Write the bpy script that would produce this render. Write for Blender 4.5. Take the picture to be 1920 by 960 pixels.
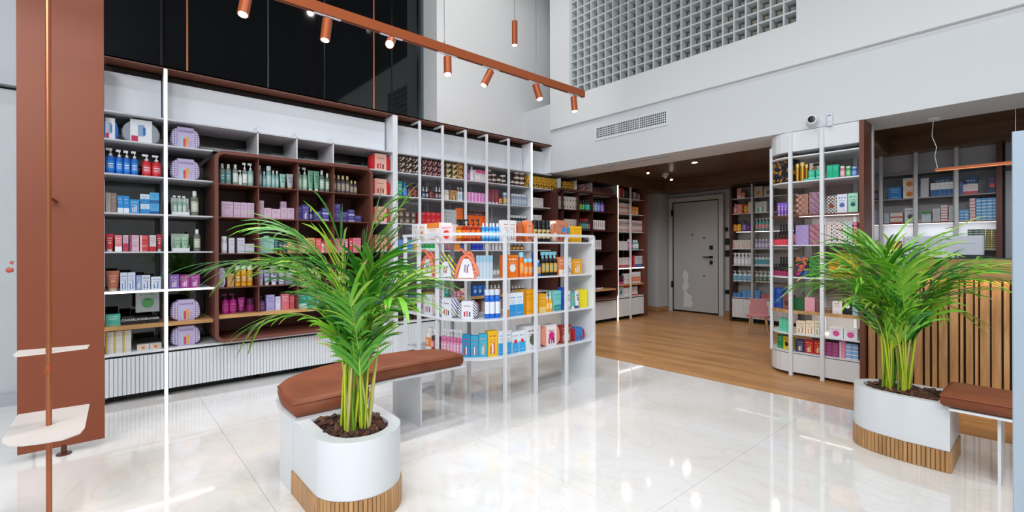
import bpy, math, random
from mathutils import Matrix, Vector, Euler
for o in list(bpy.data.objects): bpy.data.objects.remove(o)
SC=bpy.context.scene; COL=SC.collection
random.seed(7)
# ------------------------------------------------------------ camera, world, lights, exposure
F=885.; H=1.2; YAW=math.radians(49.0); ROLL=math.radians(0.14)
SY,CYW=math.sin(YAW),math.cos(YAW)
cd=bpy.data.cameras.new('camera'); cam=bpy.data.objects.new('camera',cd); COL.objects.link(cam)
cd.sensor_width=36; cd.lens=F/1920*36; cd.shift_y=-12.5/1920; cd.clip_start=0.02
cam.matrix_world=Matrix.Translation((0,0,H))@Matrix.Rotation(YAW,4,'Z')@Matrix.Rotation(math.pi/2,4,'X')@Matrix.Rotation(-ROLL,4,'Z')
SC.camera=cam
w=bpy.data.worlds.new('world'); SC.world=w; w.use_nodes=True
w.node_tree.nodes['Background'].inputs[0].default_value=(0.02,0.025,0.035,1)
w.node_tree.nodes['Background'].inputs[1].default_value=1
SC.view_settings.view_transform='Standard'; SC.view_settings.look='None'
SC.view_settings.gamma=1; SC.view_settings.use_curve_mapping=False
SC.view_settings.exposure=0.0
def area(loc,rot,sx,sy,p,c=(1,1,1),spread=180):
    l=bpy.data.lights.new('area_lamp','AREA'); l.shape='RECTANGLE'; l.size=sx; l.size_y=sy; l.energy=p; l.color=c
    l.spread=math.radians(spread)
    o=bpy.data.objects.new('area_lamp',l); COL.objects.link(o); o.location=loc; o.rotation_euler=rot; return o
def spotl(loc,target,p,c=(1,.96,.9),size=60,r=.03,blend=.6):
    l=bpy.data.lights.new('spot_lamp','SPOT'); l.energy=p; l.color=c; l.spot_size=math.radians(size); l.spot_blend=blend; l.shadow_soft_size=r
    o=bpy.data.objects.new('spot_lamp',l); COL.objects.link(o); o.location=loc
    d=Vector(target)-Vector(loc); o.rotation_euler=d.to_track_quat('-Z','Y').to_euler(); return o
# area fills added out of view, hall ceiling downlights, and lamps of the low zones
area((.6,-2.6,4.3),(math.radians(52),0,math.radians(40)),4.2,2.2,330,(.93,.97,1))  # soft frontal key added behind the camera, no fixture there
area((2.9,-.9,4.3),(math.radians(50),0,math.radians(85)),2.4,1.8,60,(.93,.97,1))  # weaker fill added from the right
for i,(x,y) in enumerate([(x,y) for x in (-3.9,-2.3,-.7,.9) for y in (.1,1.45,2.75)]):
    l=bpy.data.lights.new('downlight','SPOT'); l.energy=66; l.color=(.96,.98,1); l.spot_size=math.radians(125); l.spot_blend=.8; l.shadow_soft_size=.08
    o=bpy.data.objects.new('downlight',l); COL.objects.link(o); o.location=(x,y,5.22)
for (x,y,p) in ((-4.2,5.9,18),(-4.0,7.3,20),(-2.7,5.9,18),(-2.6,7.2,18),(-1.55,6.6,8),(-.9,6.1,15),(-.1,6.1,14)): spotl((x,y,2.43),(x,y,0),p,(1,.95,.88),150,.04,.9)
# ------------------------------------------------------------ sight helpers: where a direction meets a real surface
def ray(px,py):
    dx,dy=px-960,py-480
    c,s=math.cos(ROLL),math.sin(ROLL)
    u,v=(dx*c-dy*s)/F,(dx*s+dy*c+12.5)/F
    return (-SY+u*CYW, CYW+u*SY, -v)
def onx(px,py,X): d=ray(px,py); t=X/d[0]; return d[1]*t, H+d[2]*t
def ony(px,py,Y): d=ray(px,py); t=Y/d[1]; return d[0]*t, H+d[2]*t
def onz(px,py,Z): d=ray(px,py); t=(Z-H)/d[2]; return d[0]*t, d[1]*t
def hit(px,path):
    d=ray(px,470)
    for i in range(len(path)-1):
        (x0,y0),(x1,y1)=path[i],path[i+1]; ex,ey=x1-x0,y1-y0
        den=d[0]*ey-d[1]*ex
        if abs(den)<1e-9: continue
        t=(x0*ey-y0*ex)/den; s=(x0*d[1]-y0*d[0])/den
        lo=-1e9 if i==0 else 0; hi=1e9 if i==len(path)-2 else 1
        if t>0 and lo-1e-6<=s<=hi+1e-6: return x0+s*ex,y0+s*ey
    return path[-1]
# ------------------------------------------------------------ materials
def lin(h):
    h=h.lstrip('#'); r=[int(h[i:i+2],16)/255 for i in (0,2,4)]
    return tuple(c/12.92 if c<=.04045 else ((c+.055)/1.055)**2.4 for c in r)+(1,)
MC={}
def mat(h,rough=.45,metal=0,emit=0,trans=0,spec=.5,coat=0,alpha=1):
    k=(h,rough,metal,emit,trans,spec,coat,alpha)
    if k in MC: return MC[k]
    m=bpy.data.materials.new('paint_'+h.strip('#')); m.use_nodes=True; b=m.node_tree.nodes['Principled BSDF']
    b.inputs['Base Color'].default_value=lin(h); b.inputs['Roughness'].default_value=rough; b.inputs['Metallic'].default_value=metal
    b.inputs['Transmission Weight'].default_value=trans; b.inputs['Specular IOR Level'].default_value=spec; b.inputs['Coat Weight'].default_value=coat
    b.inputs['Alpha'].default_value=alpha
    if emit: b.inputs['Emission Color'].default_value=lin(h); b.inputs['Emission Strength'].default_value=emit
    MC[k]=m; return m
def nodemat(name,rough=.5):
    m=bpy.data.materials.new(name); m.use_nodes=True; nt=m.node_tree; b=nt.nodes['Principled BSDF']; b.inputs['Roughness'].default_value=rough
    return m,nt,b
def ramp(nt,stops,interp='LINEAR'):
    r=nt.nodes.new('ShaderNodeValToRGB'); r.color_ramp.interpolation=interp; e=r.color_ramp.elements
    while len(e)>1: e.remove(e[0])
    e[0].position=stops[0][0]; e[0].color=lin(stops[0][1])
    for p,c in stops[1:]: x=e.new(p); x.color=lin(c)
    return r
def coords(nt,kind='Object',scale=(1,1,1),rot=(0,0,0),geo=False):
    mp=nt.nodes.new('ShaderNodeMapping'); mp.inputs['Scale'].default_value=scale; mp.inputs['Rotation'].default_value=rot
    if geo: g=nt.nodes.new('ShaderNodeNewGeometry'); nt.links.new(g.outputs['Position'],mp.inputs[0])
    else: g=nt.nodes.new('ShaderNodeTexCoord'); nt.links.new(g.outputs[kind],mp.inputs[0])
    return mp
def noise(nt,mp,scale,detail=4,dist=0,rough=.5):
    n=nt.nodes.new('ShaderNodeTexNoise'); n.inputs['Scale'].default_value=scale; n.inputs['Detail'].default_value=detail
    n.inputs['Distortion'].default_value=dist; n.inputs['Roughness'].default_value=rough; nt.links.new(mp.outputs[0],n.inputs['Vector']); return n
def bump(nt,b,src,strength,dist=.01):
    bp=nt.nodes.new('ShaderNodeBump'); bp.inputs['Strength'].default_value=strength; bp.inputs['Distance'].default_value=dist
    nt.links.new(src,bp.inputs['Height']); nt.links.new(bp.outputs[0],b.inputs['Normal'])
def marble():
    m,nt,b=nodemat('polished_marble',.07)
    mp=coords(nt,geo=True,scale=(1,1.6,1),rot=(0,0,.5))
    n1=noise(nt,mp,.55,6,1.1); r1=ramp(nt,[(.3,'#dcd6d0'),(.46,'#e4e1de'),(.6,'#e8e6e6'),(.8,'#dedbda')]); nt.links.new(n1.outputs[0],r1.inputs[0])
    n2=noise(nt,mp,1.3,8,2.6,.6); r2=ramp(nt,[(.47,'#ffffff'),(.5,'#eadfd2'),(.53,'#ffffff')]); nt.links.new(n2.outputs[0],r2.inputs[0])
    mx=nt.nodes.new('ShaderNodeMix'); mx.data_type='RGBA'; mx.blend_type='MULTIPLY'; mx.inputs[0].default_value=.28
    nt.links.new(r1.outputs[0],mx.inputs[6]); nt.links.new(r2.outputs[0],mx.inputs[7]); nt.links.new(mx.outputs[2],b.inputs['Base Color'])
    n3=noise(nt,coords(nt,geo=True),1.7,1); bump(nt,b,n3.outputs[0],.06,.02)
    b.inputs['Coat Weight'].default_value=.5; b.inputs['Coat Roughness'].default_value=.03
    return m
def wood(name,c0,c1,c2,scale=(1.5,14,14),rough=.35,rand=True,geo=True):
    m,nt,b=nodemat(name,rough)
    mp=coords(nt,'Object',scale=scale,geo=geo)
    if rand:
        oi=nt.nodes.new('ShaderNodeObjectInfo'); ad=nt.nodes.new('ShaderNodeVectorMath'); ad.operation='ADD'
        ml=nt.nodes.new('ShaderNodeMath'); ml.operation='MULTIPLY'; ml.inputs[1].default_value=37; nt.links.new(oi.outputs['Random'],ml.inputs[0])
        nt.links.new(mp.outputs[0],ad.inputs[0]); nt.links.new(ml.outputs[0],ad.inputs[1]); src=ad
    else: src=mp
    n=noise(nt,src,1.6,6,.6,.6); r=ramp(nt,[(.3,c0),(.5,c1),(.72,c2)]); nt.links.new(n.outputs[0],r.inputs[0])
    if rand:
        hs=nt.nodes.new('ShaderNodeHueSaturation'); mr=nt.nodes.new('ShaderNodeMapRange'); mr.inputs[3].default_value=.84; mr.inputs[4].default_value=1.14
        nt.links.new(oi.outputs['Random'],mr.inputs[0]); nt.links.new(mr.outputs[0],hs.inputs['Value']); nt.links.new(r.outputs[0],hs.inputs['Color']); nt.links.new(hs.outputs[0],b.inputs['Base Color'])
    else: nt.links.new(r.outputs[0],b.inputs['Base Color'])
    bump(nt,b,n.outputs[0],.12,.003)
    return m
def leather(name,c0,c1):
    m,nt,b=nodemat(name,.6); mp=coords(nt,'Object'); n=noise(nt,mp,6,4); r=ramp(nt,[(.3,c0),(.7,c1)]); nt.links.new(n.outputs[0],r.inputs[0]); nt.links.new(r.outputs[0],b.inputs['Base Color'])
    n2=noise(nt,mp,260,2); bump(nt,b,n2.outputs[0],.15,.002); return m
def pat(kind,*cs,s=40):
    k=(kind,cs,s)
    if k in MC: return MC[k]
    m,nt,b=nodemat('print_'+kind,.5); mp=coords(nt,'Object')
    if kind=='gingham':
        sx=nt.nodes.new('ShaderNodeSeparateXYZ'); nt.links.new(mp.outputs[0],sx.inputs[0]); vals=[]
        for ax in (0,2):
            a=nt.nodes.new('ShaderNodeMath'); a.operation='MULTIPLY'; a.inputs[1].default_value=s; nt.links.new(sx.outputs[ax],a.inputs[0])
            f=nt.nodes.new('ShaderNodeMath'); f.operation='FRACT'; nt.links.new(a.outputs[0],f.inputs[0])
            g=nt.nodes.new('ShaderNodeMath'); g.operation='GREATER_THAN'; g.inputs[1].default_value=.5; nt.links.new(f.outputs[0],g.inputs[0]); vals.append(g)
        ad=nt.nodes.new('ShaderNodeMath'); ad.operation='ADD'; nt.links.new(vals[0].outputs[0],ad.inputs[0]); nt.links.new(vals[1].outputs[0],ad.inputs[1])
        dv=nt.nodes.new('ShaderNodeMath'); dv.operation='MULTIPLY'; dv.inputs[1].default_value=.5; nt.links.new(ad.outputs[0],dv.inputs[0])
        r=ramp(nt,[(0,cs[0]),(.5,cs[1]),(1,cs[2])]); nt.links.new(dv.outputs[0],r.inputs[0])
    elif kind=='check':
        c=nt.nodes.new('ShaderNodeTexChecker'); c.inputs['Scale'].default_value=s; nt.links.new(mp.outputs[0],c.inputs[0]); c.inputs[1].default_value=lin(cs[0]); c.inputs[2].default_value=lin(cs[1]); r=c
    elif kind in('stripe','swirl'):
        wv=nt.nodes.new('ShaderNodeTexWave'); wv.inputs['Scale'].default_value=s; wv.bands_direction='DIAGONAL'
        wv.inputs['Distortion'].default_value=0 if kind=='stripe' else 9; wv.inputs['Detail Scale'].default_value=.6; nt.links.new(mp.outputs[0],wv.inputs[0])
        st=[(i/len(cs),c) for i,c in enumerate(cs)]; r=ramp(nt,st,'CONSTANT'); nt.links.new(wv.outputs[0],r.inputs[0])
    else: # blobs
        v=nt.nodes.new('ShaderNodeTexVoronoi'); v.inputs['Scale'].default_value=s; nt.links.new(mp.outputs[0],v.inputs[0])
        se=nt.nodes.new('ShaderNodeSeparateXYZ'); nt.links.new(v.outputs['Color'],se.inputs[0])
        st=[(i/len(cs),c) for i,c in enumerate(cs)]; r=ramp(nt,st,'CONSTANT'); nt.links.new(se.outputs[0],r.inputs[0])
    nt.links.new(r.outputs[0],b.inputs['Base Color']); MC[k]=m; return m
WH=mat('#dcdfe4',.35); WALLW=mat('#dddedf',.75); WALLS=mat('#d3d6da',.7); WMET=mat('#dfe2e6',.3)
SHELFG=mat('#c9ccd2',.4); BROWN=mat('#6e4034',.42); COPPER=mat('#804025',.45,.1); COPROD=mat('#b06a48',.28,.65); COPLAMP=mat('#a9572f',.35,.35)
BLACK=mat('#0c0d0f',.35); MIRR=mat('#0b0d10',.04,0,0,0,.8); STEEL=mat('#9a9da0',.25,.9); LED=mat('#f6f9ff',.5,0,4); LEDW=mat('#ffe2b8',.5,0,4); LEDC=mat('#f09a58',.5,0,1.0)
LAMP=mat('#fff6ea',.5,0,22); DGREY=mat('#2b2d30',.5)
MARB=marble(); OAK=wood('oak_plank','#9a6a3c','#b5834f','#c4935f',scale=(1.2,16,1)); OAKS=wood('oak_slat','#9c7246','#b98b5a','#cba06e',scale=(14,14,1.3))
OAKSH=wood('oak_shelf','#a67a4c','#c0935f','#d0a874',scale=(10,2,10)); OAKC=wood('oak_counter','#8d6540','#a87d52','#b98e62',scale=(1.4,10,12),rand=False)
CEILW=wood('walnut_ceiling','#4e3a28','#5e4631','#6c5239',scale=(1,9,9),rand=False)
LEATH=leather('tan_leather','#7f4227','#91502f')
def M_(s):
    if not isinstance(s,str): return s
    if s.startswith('~'): return mat('#'+s[1:],.15,0,0,.55)      # translucent bottle
    if s.startswith('*'): return mat('#'+s[1:],.22,.7)           # foil / metal
    return mat(s,.38)
# ------------------------------------------------------------ mesh builder
class MB:
    def __init__(s): s.v=[]; s.f=[]; s.m=[]; s.sm=[]
    def add(s,vs,fs,mi=0,sm=False):
        b=len(s.v); s.v+=[tuple(v) for v in vs]
        for f in fs: s.f.append(tuple(b+i for i in f)); s.m.append(mi); s.sm.append(sm)
        return s
    def box(s,x0,x1,y0,y1,z0,z1,mi=0):
        v=[(x0,y0,z0),(x1,y0,z0),(x1,y1,z0),(x0,y1,z0),(x0,y0,z1),(x1,y0,z1),(x1,y1,z1),(x0,y1,z1)]
        return s.add(v,[(0,3,2,1),(4,5,6,7),(0,1,5,4),(1,2,6,5),(2,3,7,6),(3,0,4,7)],mi)
    def bbox(s,x0,x1,y0,y1,z0,z1,b,mi=0):   # vertical edges chamfered
        p=[(x0+b,y0),(x1-b,y0),(x1,y0+b),(x1,y1-b),(x1-b,y1),(x0+b,y1),(x0,y1-b),(x0,y0+b)]
        return s.prism(p,z0,z1,mi)
    def prism(s,p,z0,z1,mi=0,sm=False):
        n=len(p); v=[(x,y,z0) for x,y in p]+[(x,y,z1) for x,y in p]
        s.add(v,[tuple(range(n-1,-1,-1)),tuple(range(n,2*n))],mi)
        return s.add(v,[(i,(i+1)%n,n+(i+1)%n,n+i) for i in range(n)],mi,sm)
    def loft(s,rings,mi=0,sm=True,cap=True):
        n=len(rings[0]); v=[p for r in rings for p in r]; fs=[]
        for k in range(len(rings)-1):
            for i in range(n): fs.append((k*n+i,k*n+(i+1)%n,(k+1)*n+(i+1)%n,(k+1)*n+i))
        s.add(v,fs,mi,sm)
        if cap: s.add(rings[0],[tuple(range(n-1,-1,-1))],mi); s.add(rings[-1],[tuple(range(n))],mi)
        return s
    def lathe(s,prof,seg=12,mi=0,cx=0,cy=0,sy=1):   # each profile step its own band, so edges stay crisp
        for (r0,z0),(r1,z1) in zip(prof,prof[1:]):
            a=[2*math.pi*i/seg for i in range(seg)]
            v=[(cx+r0*math.cos(t),cy+sy*r0*math.sin(t),z0) for t in a]+[(cx+r1*math.cos(t),cy+sy*r1*math.sin(t),z1) for t in a]
            s.add(v,[(i,(i+1)%seg,seg+(i+1)%seg,seg+i) for i in range(seg)],mi,True)
        if prof[-1][0]>1e-5:
            r,z=prof[-1]; s.add([(cx+r*math.cos(t),cy+sy*r*math.sin(t),z) for t in a],[tuple(range(seg))],mi)
        return s
    def tube(s,pts,r,seg=8,mi=0,cap=True):
        pts=[Vector(p) for p in pts]; rings=[]; rr=r if isinstance(r,(list,tuple)) else [r]*len(pts)
        up=Vector((0,0,1)); d0=(pts[1]-pts[0]).normalized()
        u=d0.cross(up); u=u.normalized() if u.length>1e-3 else Vector((1,0,0))
        for i,p in enumerate(pts):
            d=(pts[min(i+1,len(pts)-1)]-pts[max(i-1,0)]).normalized()
            u=(u-d*u.dot(d)).normalized(); v=d.cross(u)
            rings.append([tuple(p+(u*math.cos(2*math.pi*k/seg)+v*math.sin(2*math.pi*k/seg))*rr[i]) for k in range(seg)])
        return s.loft(rings,mi,True,cap)
    def mesh(s,name,mats):
        me=bpy.data.meshes.new(name); me.from_pydata(s.v,[],s.f)
        for m in (mats if isinstance(mats,(list,tuple)) else [mats]): me.materials.append(M_(m))
        me.polygons.foreach_set('material_index',s.m); me.polygons.foreach_set('use_smooth',s.sm); me.update(); return me
    def build(s,name,mats,parent=None,loc=(0,0,0),rz=0): return link(name,s.mesh(name,mats),parent,loc,rz)
def link(name,data,parent=None,loc=(0,0,0),rz=0):
    o=bpy.data.objects.new(name,data); COL.objects.link(o); o.location=loc; o.rotation_euler=(0,0,rz)
    if parent: o.parent=parent
    return o
def tag(o,label,cat,group=None):
    o['label']=label; o['category']=cat
    if group: o['group']=group
    return o
def thing(name,label,cat,loc=(0,0,0),rz=0,group=None): return tag(link(name,None,None,loc,rz),label,cat,group)
def struct(o): o['kind']='structure'; return o
def B(name,m,p,x0,x1,y0,y1,z0,z1,loc=(0,0,0)): return MB().box(x0,x1,y0,y1,z0,z1).build(name,m,p,loc)
def text_mesh(t,size,m,cx=0,z=0,y=0,bold=0):
    c=bpy.data.curves.new('lettering','FONT'); c.body=t; c.size=size; c.align_x='CENTER'; c.resolution_u=2; c.offset=bold; c.extrude=.0003
    o=bpy.data.objects.new('tmp',c); COL.objects.link(o); bpy.context.view_layer.update()
    me=bpy.data.meshes.new_from_object(o.evaluated_get(bpy.context.evaluated_depsgraph_get())); bpy.data.objects.remove(o)
    me.transform(Matrix.Translation((cx,y,z))@Matrix.Rotation(math.pi/2,4,'X')); me.materials.clear(); me.materials.append(M_(m)); return me
# ------------------------------------------------------------ room shell
XW=-5.36      # upper left wall plane
fl=struct(B('floor',mat('#b9b2aa',.6),None,-6.5,4,-4,9.4,-.12,-.012))
tm={}
TX,TY=1.2,1.2
y=4.2-TY*7
while y<4.19:
    x=-6.0
    while x<3.9:
        if 'a' not in tm: tm['a']=MB().box(.0008,TX-.0008,.0008,TY-.0008,-.012,0).mesh('tile',MARB)
        link('tile',tm['a'],fl,(x,y,0)); x+=TX
    y+=TY
PL,PW=1.28,.118
pm=MB().box(.0006,PL-.0006,.0006,PW-.0006,-.012,0).mesh('plank',OAK)
r=0; y=4.2
while y<9.0:
    x=-6.0-random.random()*PL
    while x<.95: link('plank',pm,fl,(x,y,0)); x+=PL
    y+=PW; r+=1
# left wall: dark shop glass high up, white beyond
wl=struct(MB().box(XW-.4,XW,3.35,9.4,2.3,5.3).box(-5.7,-5.32,-.4,9.4,0,2.66).build('wall_left',WALLW))
win=struct(thing('window_1','','',(0,0,0))); del win['label'],win['category']
for a,b in ((-4,.44),(.45,1.40),(1.41,2.02),(2.03,2.9),(2.91,3.33)):
    B('pane',MIRR,win,-5.80,-5.76,a,b,2.4,5.3)
B('window_frame',mat('#59666b',.3,.4),win,-5.8,-5.70,3.31,3.35,2.4,5.3)
for yy in (.445,1.405,2.025,2.905): B('glazing_joint',BLACK if yy!=1.405 else mat('#4a5658',.3),win,-5.80,-5.752,yy-.006,yy+.006,2.4,5.3)
# back wall: a deep beam, its recessed upper panel and the block screen
YB=4.95
wb=struct(MB().box(-5.5,4,YB,YB+.55,2.31,3.02).box(-5.5,-4.82,YB,YB+.3,3.02,3.32).build('wall_back',WALLS))
X0,X1,ZB=-4.42,-1.585,3.325
up=struct(MB().box(-4.80,X0,YB-.04,YB+.2,2.925,5.3).box(X0,X1,YB-.04,YB+.2,2.925,ZB).box(X1,4,YB-.04,YB+.2,2.925,5.3).box(X0,X1,YB-.04,YB+.19,ZB+12*(X1-X0)/24,5.3).build('wall_back',WALLW))
B('screen_backing',mat('#8f8b80',.6),up,X0,X1,YB+.2,YB+.22,ZB,5.3)
NC=24; cw=(X1-X0)/NC; t=.008; dp=.11
gb=MB(); 
for (a,b,c,d) in ((0,cw,0,t),(0,cw,cw-t,cw),(0,t,t,cw-t),(cw-t,cw,t,cw-t)): gb.box(a,b,0,dp,c,d)
gb.box(.03,cw-.03,dp-.012,dp,.03,cw-.03,1)
gbm=gb.mesh('screen_block',[mat('#cdd3d4',.5),mat('#9a968a',.5)])
for i in range(NC):
    for j in range(12): link('screen_block',gbm,up,(X0+i*cw,YB-.01,ZB+j*cw))
struct(MB().box(XW-.4,-4.6,YB+.9,YB+1.0,2.9,5.3).build('wall_back',WALLW))
# low zone: timber ceiling with dropped bands, far wall, door wall
cl=struct(B('ceiling',CEILW,None,-5.5,1.2,YB+.55,8.9,2.457,2.6))
struct(MB().box(-5.3,-4.75,5.5,8.9,2.262,2.457).box(-4.75,1.2,7.9,8.9,2.262,2.457).build('trim_1',CEILW))
struct(MB().box(-1.7,-1.22,5.5,6.75,2.262,2.457).box(-1.7,1.2,6.75,7.16,2.275,2.457).build('trim_2',CEILW))
struct(MB().box(-5.4,-4.98,8.05,8.9,0,2.262).box(-4.98,-2.6,8.46,8.9,0,2.262).box(-2.6,1.2,8.2,8.9,0,2.262).build('wall_far',mat('#b6b8ba',.7)))
struct(B('wall_far',mat('#c3c5c8',.6),None,-1.6,1.2,7.16,7.2,0,2.46))
struct(MB().box(-4.985,-4.965,8.04,8.46,.005,.09).box(-5.3,-4.985,8.03,8.05,.005,.09).box(-4.0,-3.6,8.445,8.46,.005,.09).build('baseboard_far',OAKC))
struct(B('wall_right',WALLW,None,3.9,4.0,-4,9.4,0,5.3))
struct(MB().box(-6.4,4,-4.0,-3.9,0,5.3).build('wall_front',mat('#8d9095',.5)))
struct(B('ceiling',mat('#3a3c40',.8),None,-6.6,4,-4,6.2,5.3,5.4))
# entrance side seen past the copper screen
struct(MB().box(-5.75,-5.32,-3.9,-.42,0,2.45).build('wall_left',mat('#b9bec2',.6)))
struct(MB().box(-5.32,-5.29,-3.9,-.42,0,.10).build('baseboard_left',mat('#a9aeb3',.4)))
struct(MB().box(-5.75,-5.25,-3.9,-.42,2.47,3.6).build('trim_3',mat('#a3a8ae',.4)))
# door
dr=struct(link('door_1',None)); YD=8.46
B('door_leaf',mat('#b3b5b8',.35),dr,-4.86,-3.99,YD-.07,YD-.02,.03,2.08)
MB().box(-4.88,-4.865,YD-.075,YD-.01,0,2.1).box(-3.985,-3.965,YD-.075,YD-.01,0,2.1).box(-4.88,-3.965,YD-.075,YD-.01,2.085,2.1).box(-4.88,-3.965,YD-.06,YD-.01,.0,.028).build('door_seal',BLACK,dr)
MB().box(-4.96,-4.88,YD-.09,YD-.001,0,2.18).box(-3.965,-3.885,YD-.09,YD-.001,0,2.18).box(-4.88,-3.965,YD-.09,YD-.001,2.1,2.18).build('door_frame',mat('#bdbfc1',.45),dr)
for z in (1.83,.45): B('hinge',BLACK,dr,-4.90,-4.875,YD-.1,YD-.075,z,z+.13)
def on_door(px,py): return ony(px,py,YD-.07)
for px,py in ((1298.5,440),(1320.5,446),(1320.5,517)):
    x,z=on_door(px,py); B('door_spyhole',BLACK,dr,x-.012,x+.012,YD-.085,YD-.07,z-.012,z+.012)
x,z=on_door(1334,464); MB().bbox(x-.03,x+.03,YD-.095,YD-.07,z-.035,z+.035,.006).build('lock_plate',BLACK,dr)
x,z=on_door(1334,482); MB().box(x-.03,x+.03,YD-.1,YD-.07,z-.02,z+.02).box(x-.14,x+.01,YD-.12,YD-.1,z-.01,z+.01).build('door_handle',BLACK,dr)
x,z=on_door(1334,492); MB().box(x-.025,x+.025,YD-.095,YD-.07,z-.035,z+.03).build('lock_plate',BLACK,dr)
# peeling film low on the door
fm=MB(); rr=random.Random(3); zz=[.10+.07*i for i in range(11)]
L=[( -4.66+rr.uniform(-.02,.03),z) for z in zz]; R=[(-4.56+rr.uniform(-.06,.03)+(.08 if z<.35 else 0),z) for z in zz]
for i in range(10): fm.add([(L[i][0],YD-.072,L[i][1]),(R[i][0],YD-.072-.006*(i%2),R[i][1]),(R[i+1][0],YD-.072-.006*((i+1)%2),R[i+1][1]),(L[i+1][0],YD-.072,L[i+1][1])],[(0,1,2,3)])
fm.build('protective_film',mat('#d9dbdd',.2),dr)
# ------------------------------------------------------------ wall fittings
def on_back(px,py): return ony(px,py,YB)
(xa,_),(xb,_)=on_back(1119,240),on_back(1250,222); za,zb=2.665,2.795
g=thing('air_vent_grille','white rectangular air grille of small square holes set high in the beam','vent',((xa+xb)/2,YB,za))
W=(xb-xa)/2; Hh=zb-za
MB().box(-W-.03,W+.03,-.012,0,-.03,0).box(-W-.03,W+.03,-.012,0,Hh,Hh+.03).box(-W-.03,-W,-.012,0,0,Hh).box(W,W+.03,-.012,0,0,Hh).build('grille_frame',WH,g)
B('grille_backing',mat('#3c3f42',.7),g,-W,W,-.002,0,0,Hh)
for i in range(1,5): B('grille_slat',WH,g,-W,W,-.010,-.006,Hh*i/5-.004,Hh*i/5+.004)
vb=MB()
for i in range(1,40): x=-W+2*W*i/40; vb.box(x-.003-(.005 if i in(13,26) else 0),x+.003,-.009,-.003,0,Hh)
vb.build('grille_bars',WH,g)
g=thing('linear_vent','long narrow dark slot diffuser in the underside of the white beam','vent',(-3.52,5.10,2.305))
B('vent_slot',DGREY,g,-.5,.5,-.012,.012,0,.004); MB().box(-.53,.53,-.035,-.014,-.002,.004).box(-.53,.53,.014,.035,-.002,.004).build('vent_frame',WH,g)
def dome(loc,label,ang=(0,0),wall=True,s=1):
    g=thing('security_camera',label,'camera',loc)
    m=MB(); m.lathe([(.0,0),(.055*s,0),(.055*s,.02*s),(.045*s,.035*s)],20); me=m.mesh('camera_base',WH)
    b=link('camera_base',me,g); e=MB(); e.lathe([(.02*s,0),(.043*s,.008*s),(.048*s,.03*s),(.042*s,.055*s),(.03*s,.062*s)],20); hd=e.build('camera_head',WH,g,(0,0,0))
    l=MB(); l.lathe([(.0,.062*s),(.03*s,.0625*s),(.028*s,.068*s),(.012*s,.07*s),(0,.07*s)],20); le=l.build('camera_lens',BLACK,hd)
    if wall: b.rotation_euler=(math.pi/2,0,0); hd.location=(0,-.025,0); hd.rotation_euler=(math.pi/2+ang[0],0,ang[1])
    else: b.rotation_euler=(math.pi,0,0); hd.location=(0,0,-.025); hd.rotation_euler=(math.pi-ang[0],0,ang[1])
    return g
x,z=on_back(1526,227); dome((x,YB,z),'white dome security camera with black lens on the beam above the rounded rack',(0,.1))
dome((-4.26,7.1,2.457),'small white dome camera under the timber ceiling near the grey door',(.7,-.6),False,.9)
x,z=on_back(1557,225); g=thing('motion_sensor','small white rectangular motion sensor on the beam beside the dome camera','sensor',(x,YB,z))
MB().bbox(-.022,.022,-.035,0,-.055,.055,.008).build('sensor_body',WH,g); B('sensor_window',mat('#cfd8e6',.2),g,-.015,.015,-.037,-.035,-.035,-.01); B('sensor_mark',mat('#3b49b8'),g,-.012,.012,-.0365,-.035,.03,.038)
dome((-.98,5.66,2.457),'white dome camera hanging in the dark timber recess above the counter',(.6,.5),False,1.3)
x,z=ony(1304,361,8.46) ; g=thing('exit_sign_plate','pale framed sign plate fixed above the grey door','sign',(-4.45,8.459,2.2)); 
MB().box(-.12,.12,-.012,0,-.045,.045).build('sign_panel',mat('#c4c4c6',.4),g); MB().box(-.125,.125,-.016,-.012,.04,.046).box(-.125,.125,-.016,-.012,-.046,-.04).box(-.125,-.118,-.016,-.012,-.04,.04).box(.118,.125,-.016,-.012,-.04,.04).box(-.08,.08,-.0135,-.012,-.004,.008).box(-.095,-.088,-.0135,-.012,-.01,.01).box(.088,.095,-.0135,-.012,-.01,.01).build('sign_frame',mat('#8c8c90',.4),g)
g=thing('door_contact','small white hook-shaped alarm contact on the wall right of the grey door','sensor',(-3.76,8.459,2.13)); MB().tube([(-.03,-.01,-.05),(-.03,-.01,.03),(0,-.01,.045),(.03,-.01,.03),(.03,-.01,-.05)],.008,6).build('contact_body',mat('#9b9da0',.4),g)
for k,(px,py,lb,c) in enumerate(((1362,430,'small black wall switch highest beside the grey door','#141517'),(1363,453,'black wall panel with green screen beside the grey door','#1b3b30'),(1363,475,'plain black square wall panel under the green-lit one by the door','#141517'),(1364,547,'small black socket low on the wall right of the grey door','#141517'))):
    x,z=ony(px,py,8.459); s=.035 if k in(0,3) else .055; g=thing('wall_switch',lb,'switch',(x,8.459,z)); MB().bbox(-s,s,-.02,0,-s,s,.008).build('switch_body',BLACK,g); B('switch_face',c,g,-s*.6,s*.6,-.021,-.02,-s*.5,s*.5)
for i,(x,y) in enumerate(((-3.43,6.5),(-1.9,6.3),(-3.9,5.7))):
    if i==0: 
        g=thing('recessed_downlight','lit recessed downlight in the timber ceiling in front of the door','ceiling light',(x,y,2.457)); MB().lathe([(.0,-.004),(.04,-.004)],20).build('lamp_disc',LAMP,g); m=MB(); m.lathe([(.04,0),(.04,-.006),(.055,-.006),(.055,0)],20).build('lamp_ring',COPLAMP,g)
        spotl((x,y,2.43),(x,y,0),14,(1,.85,.65),100)
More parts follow.
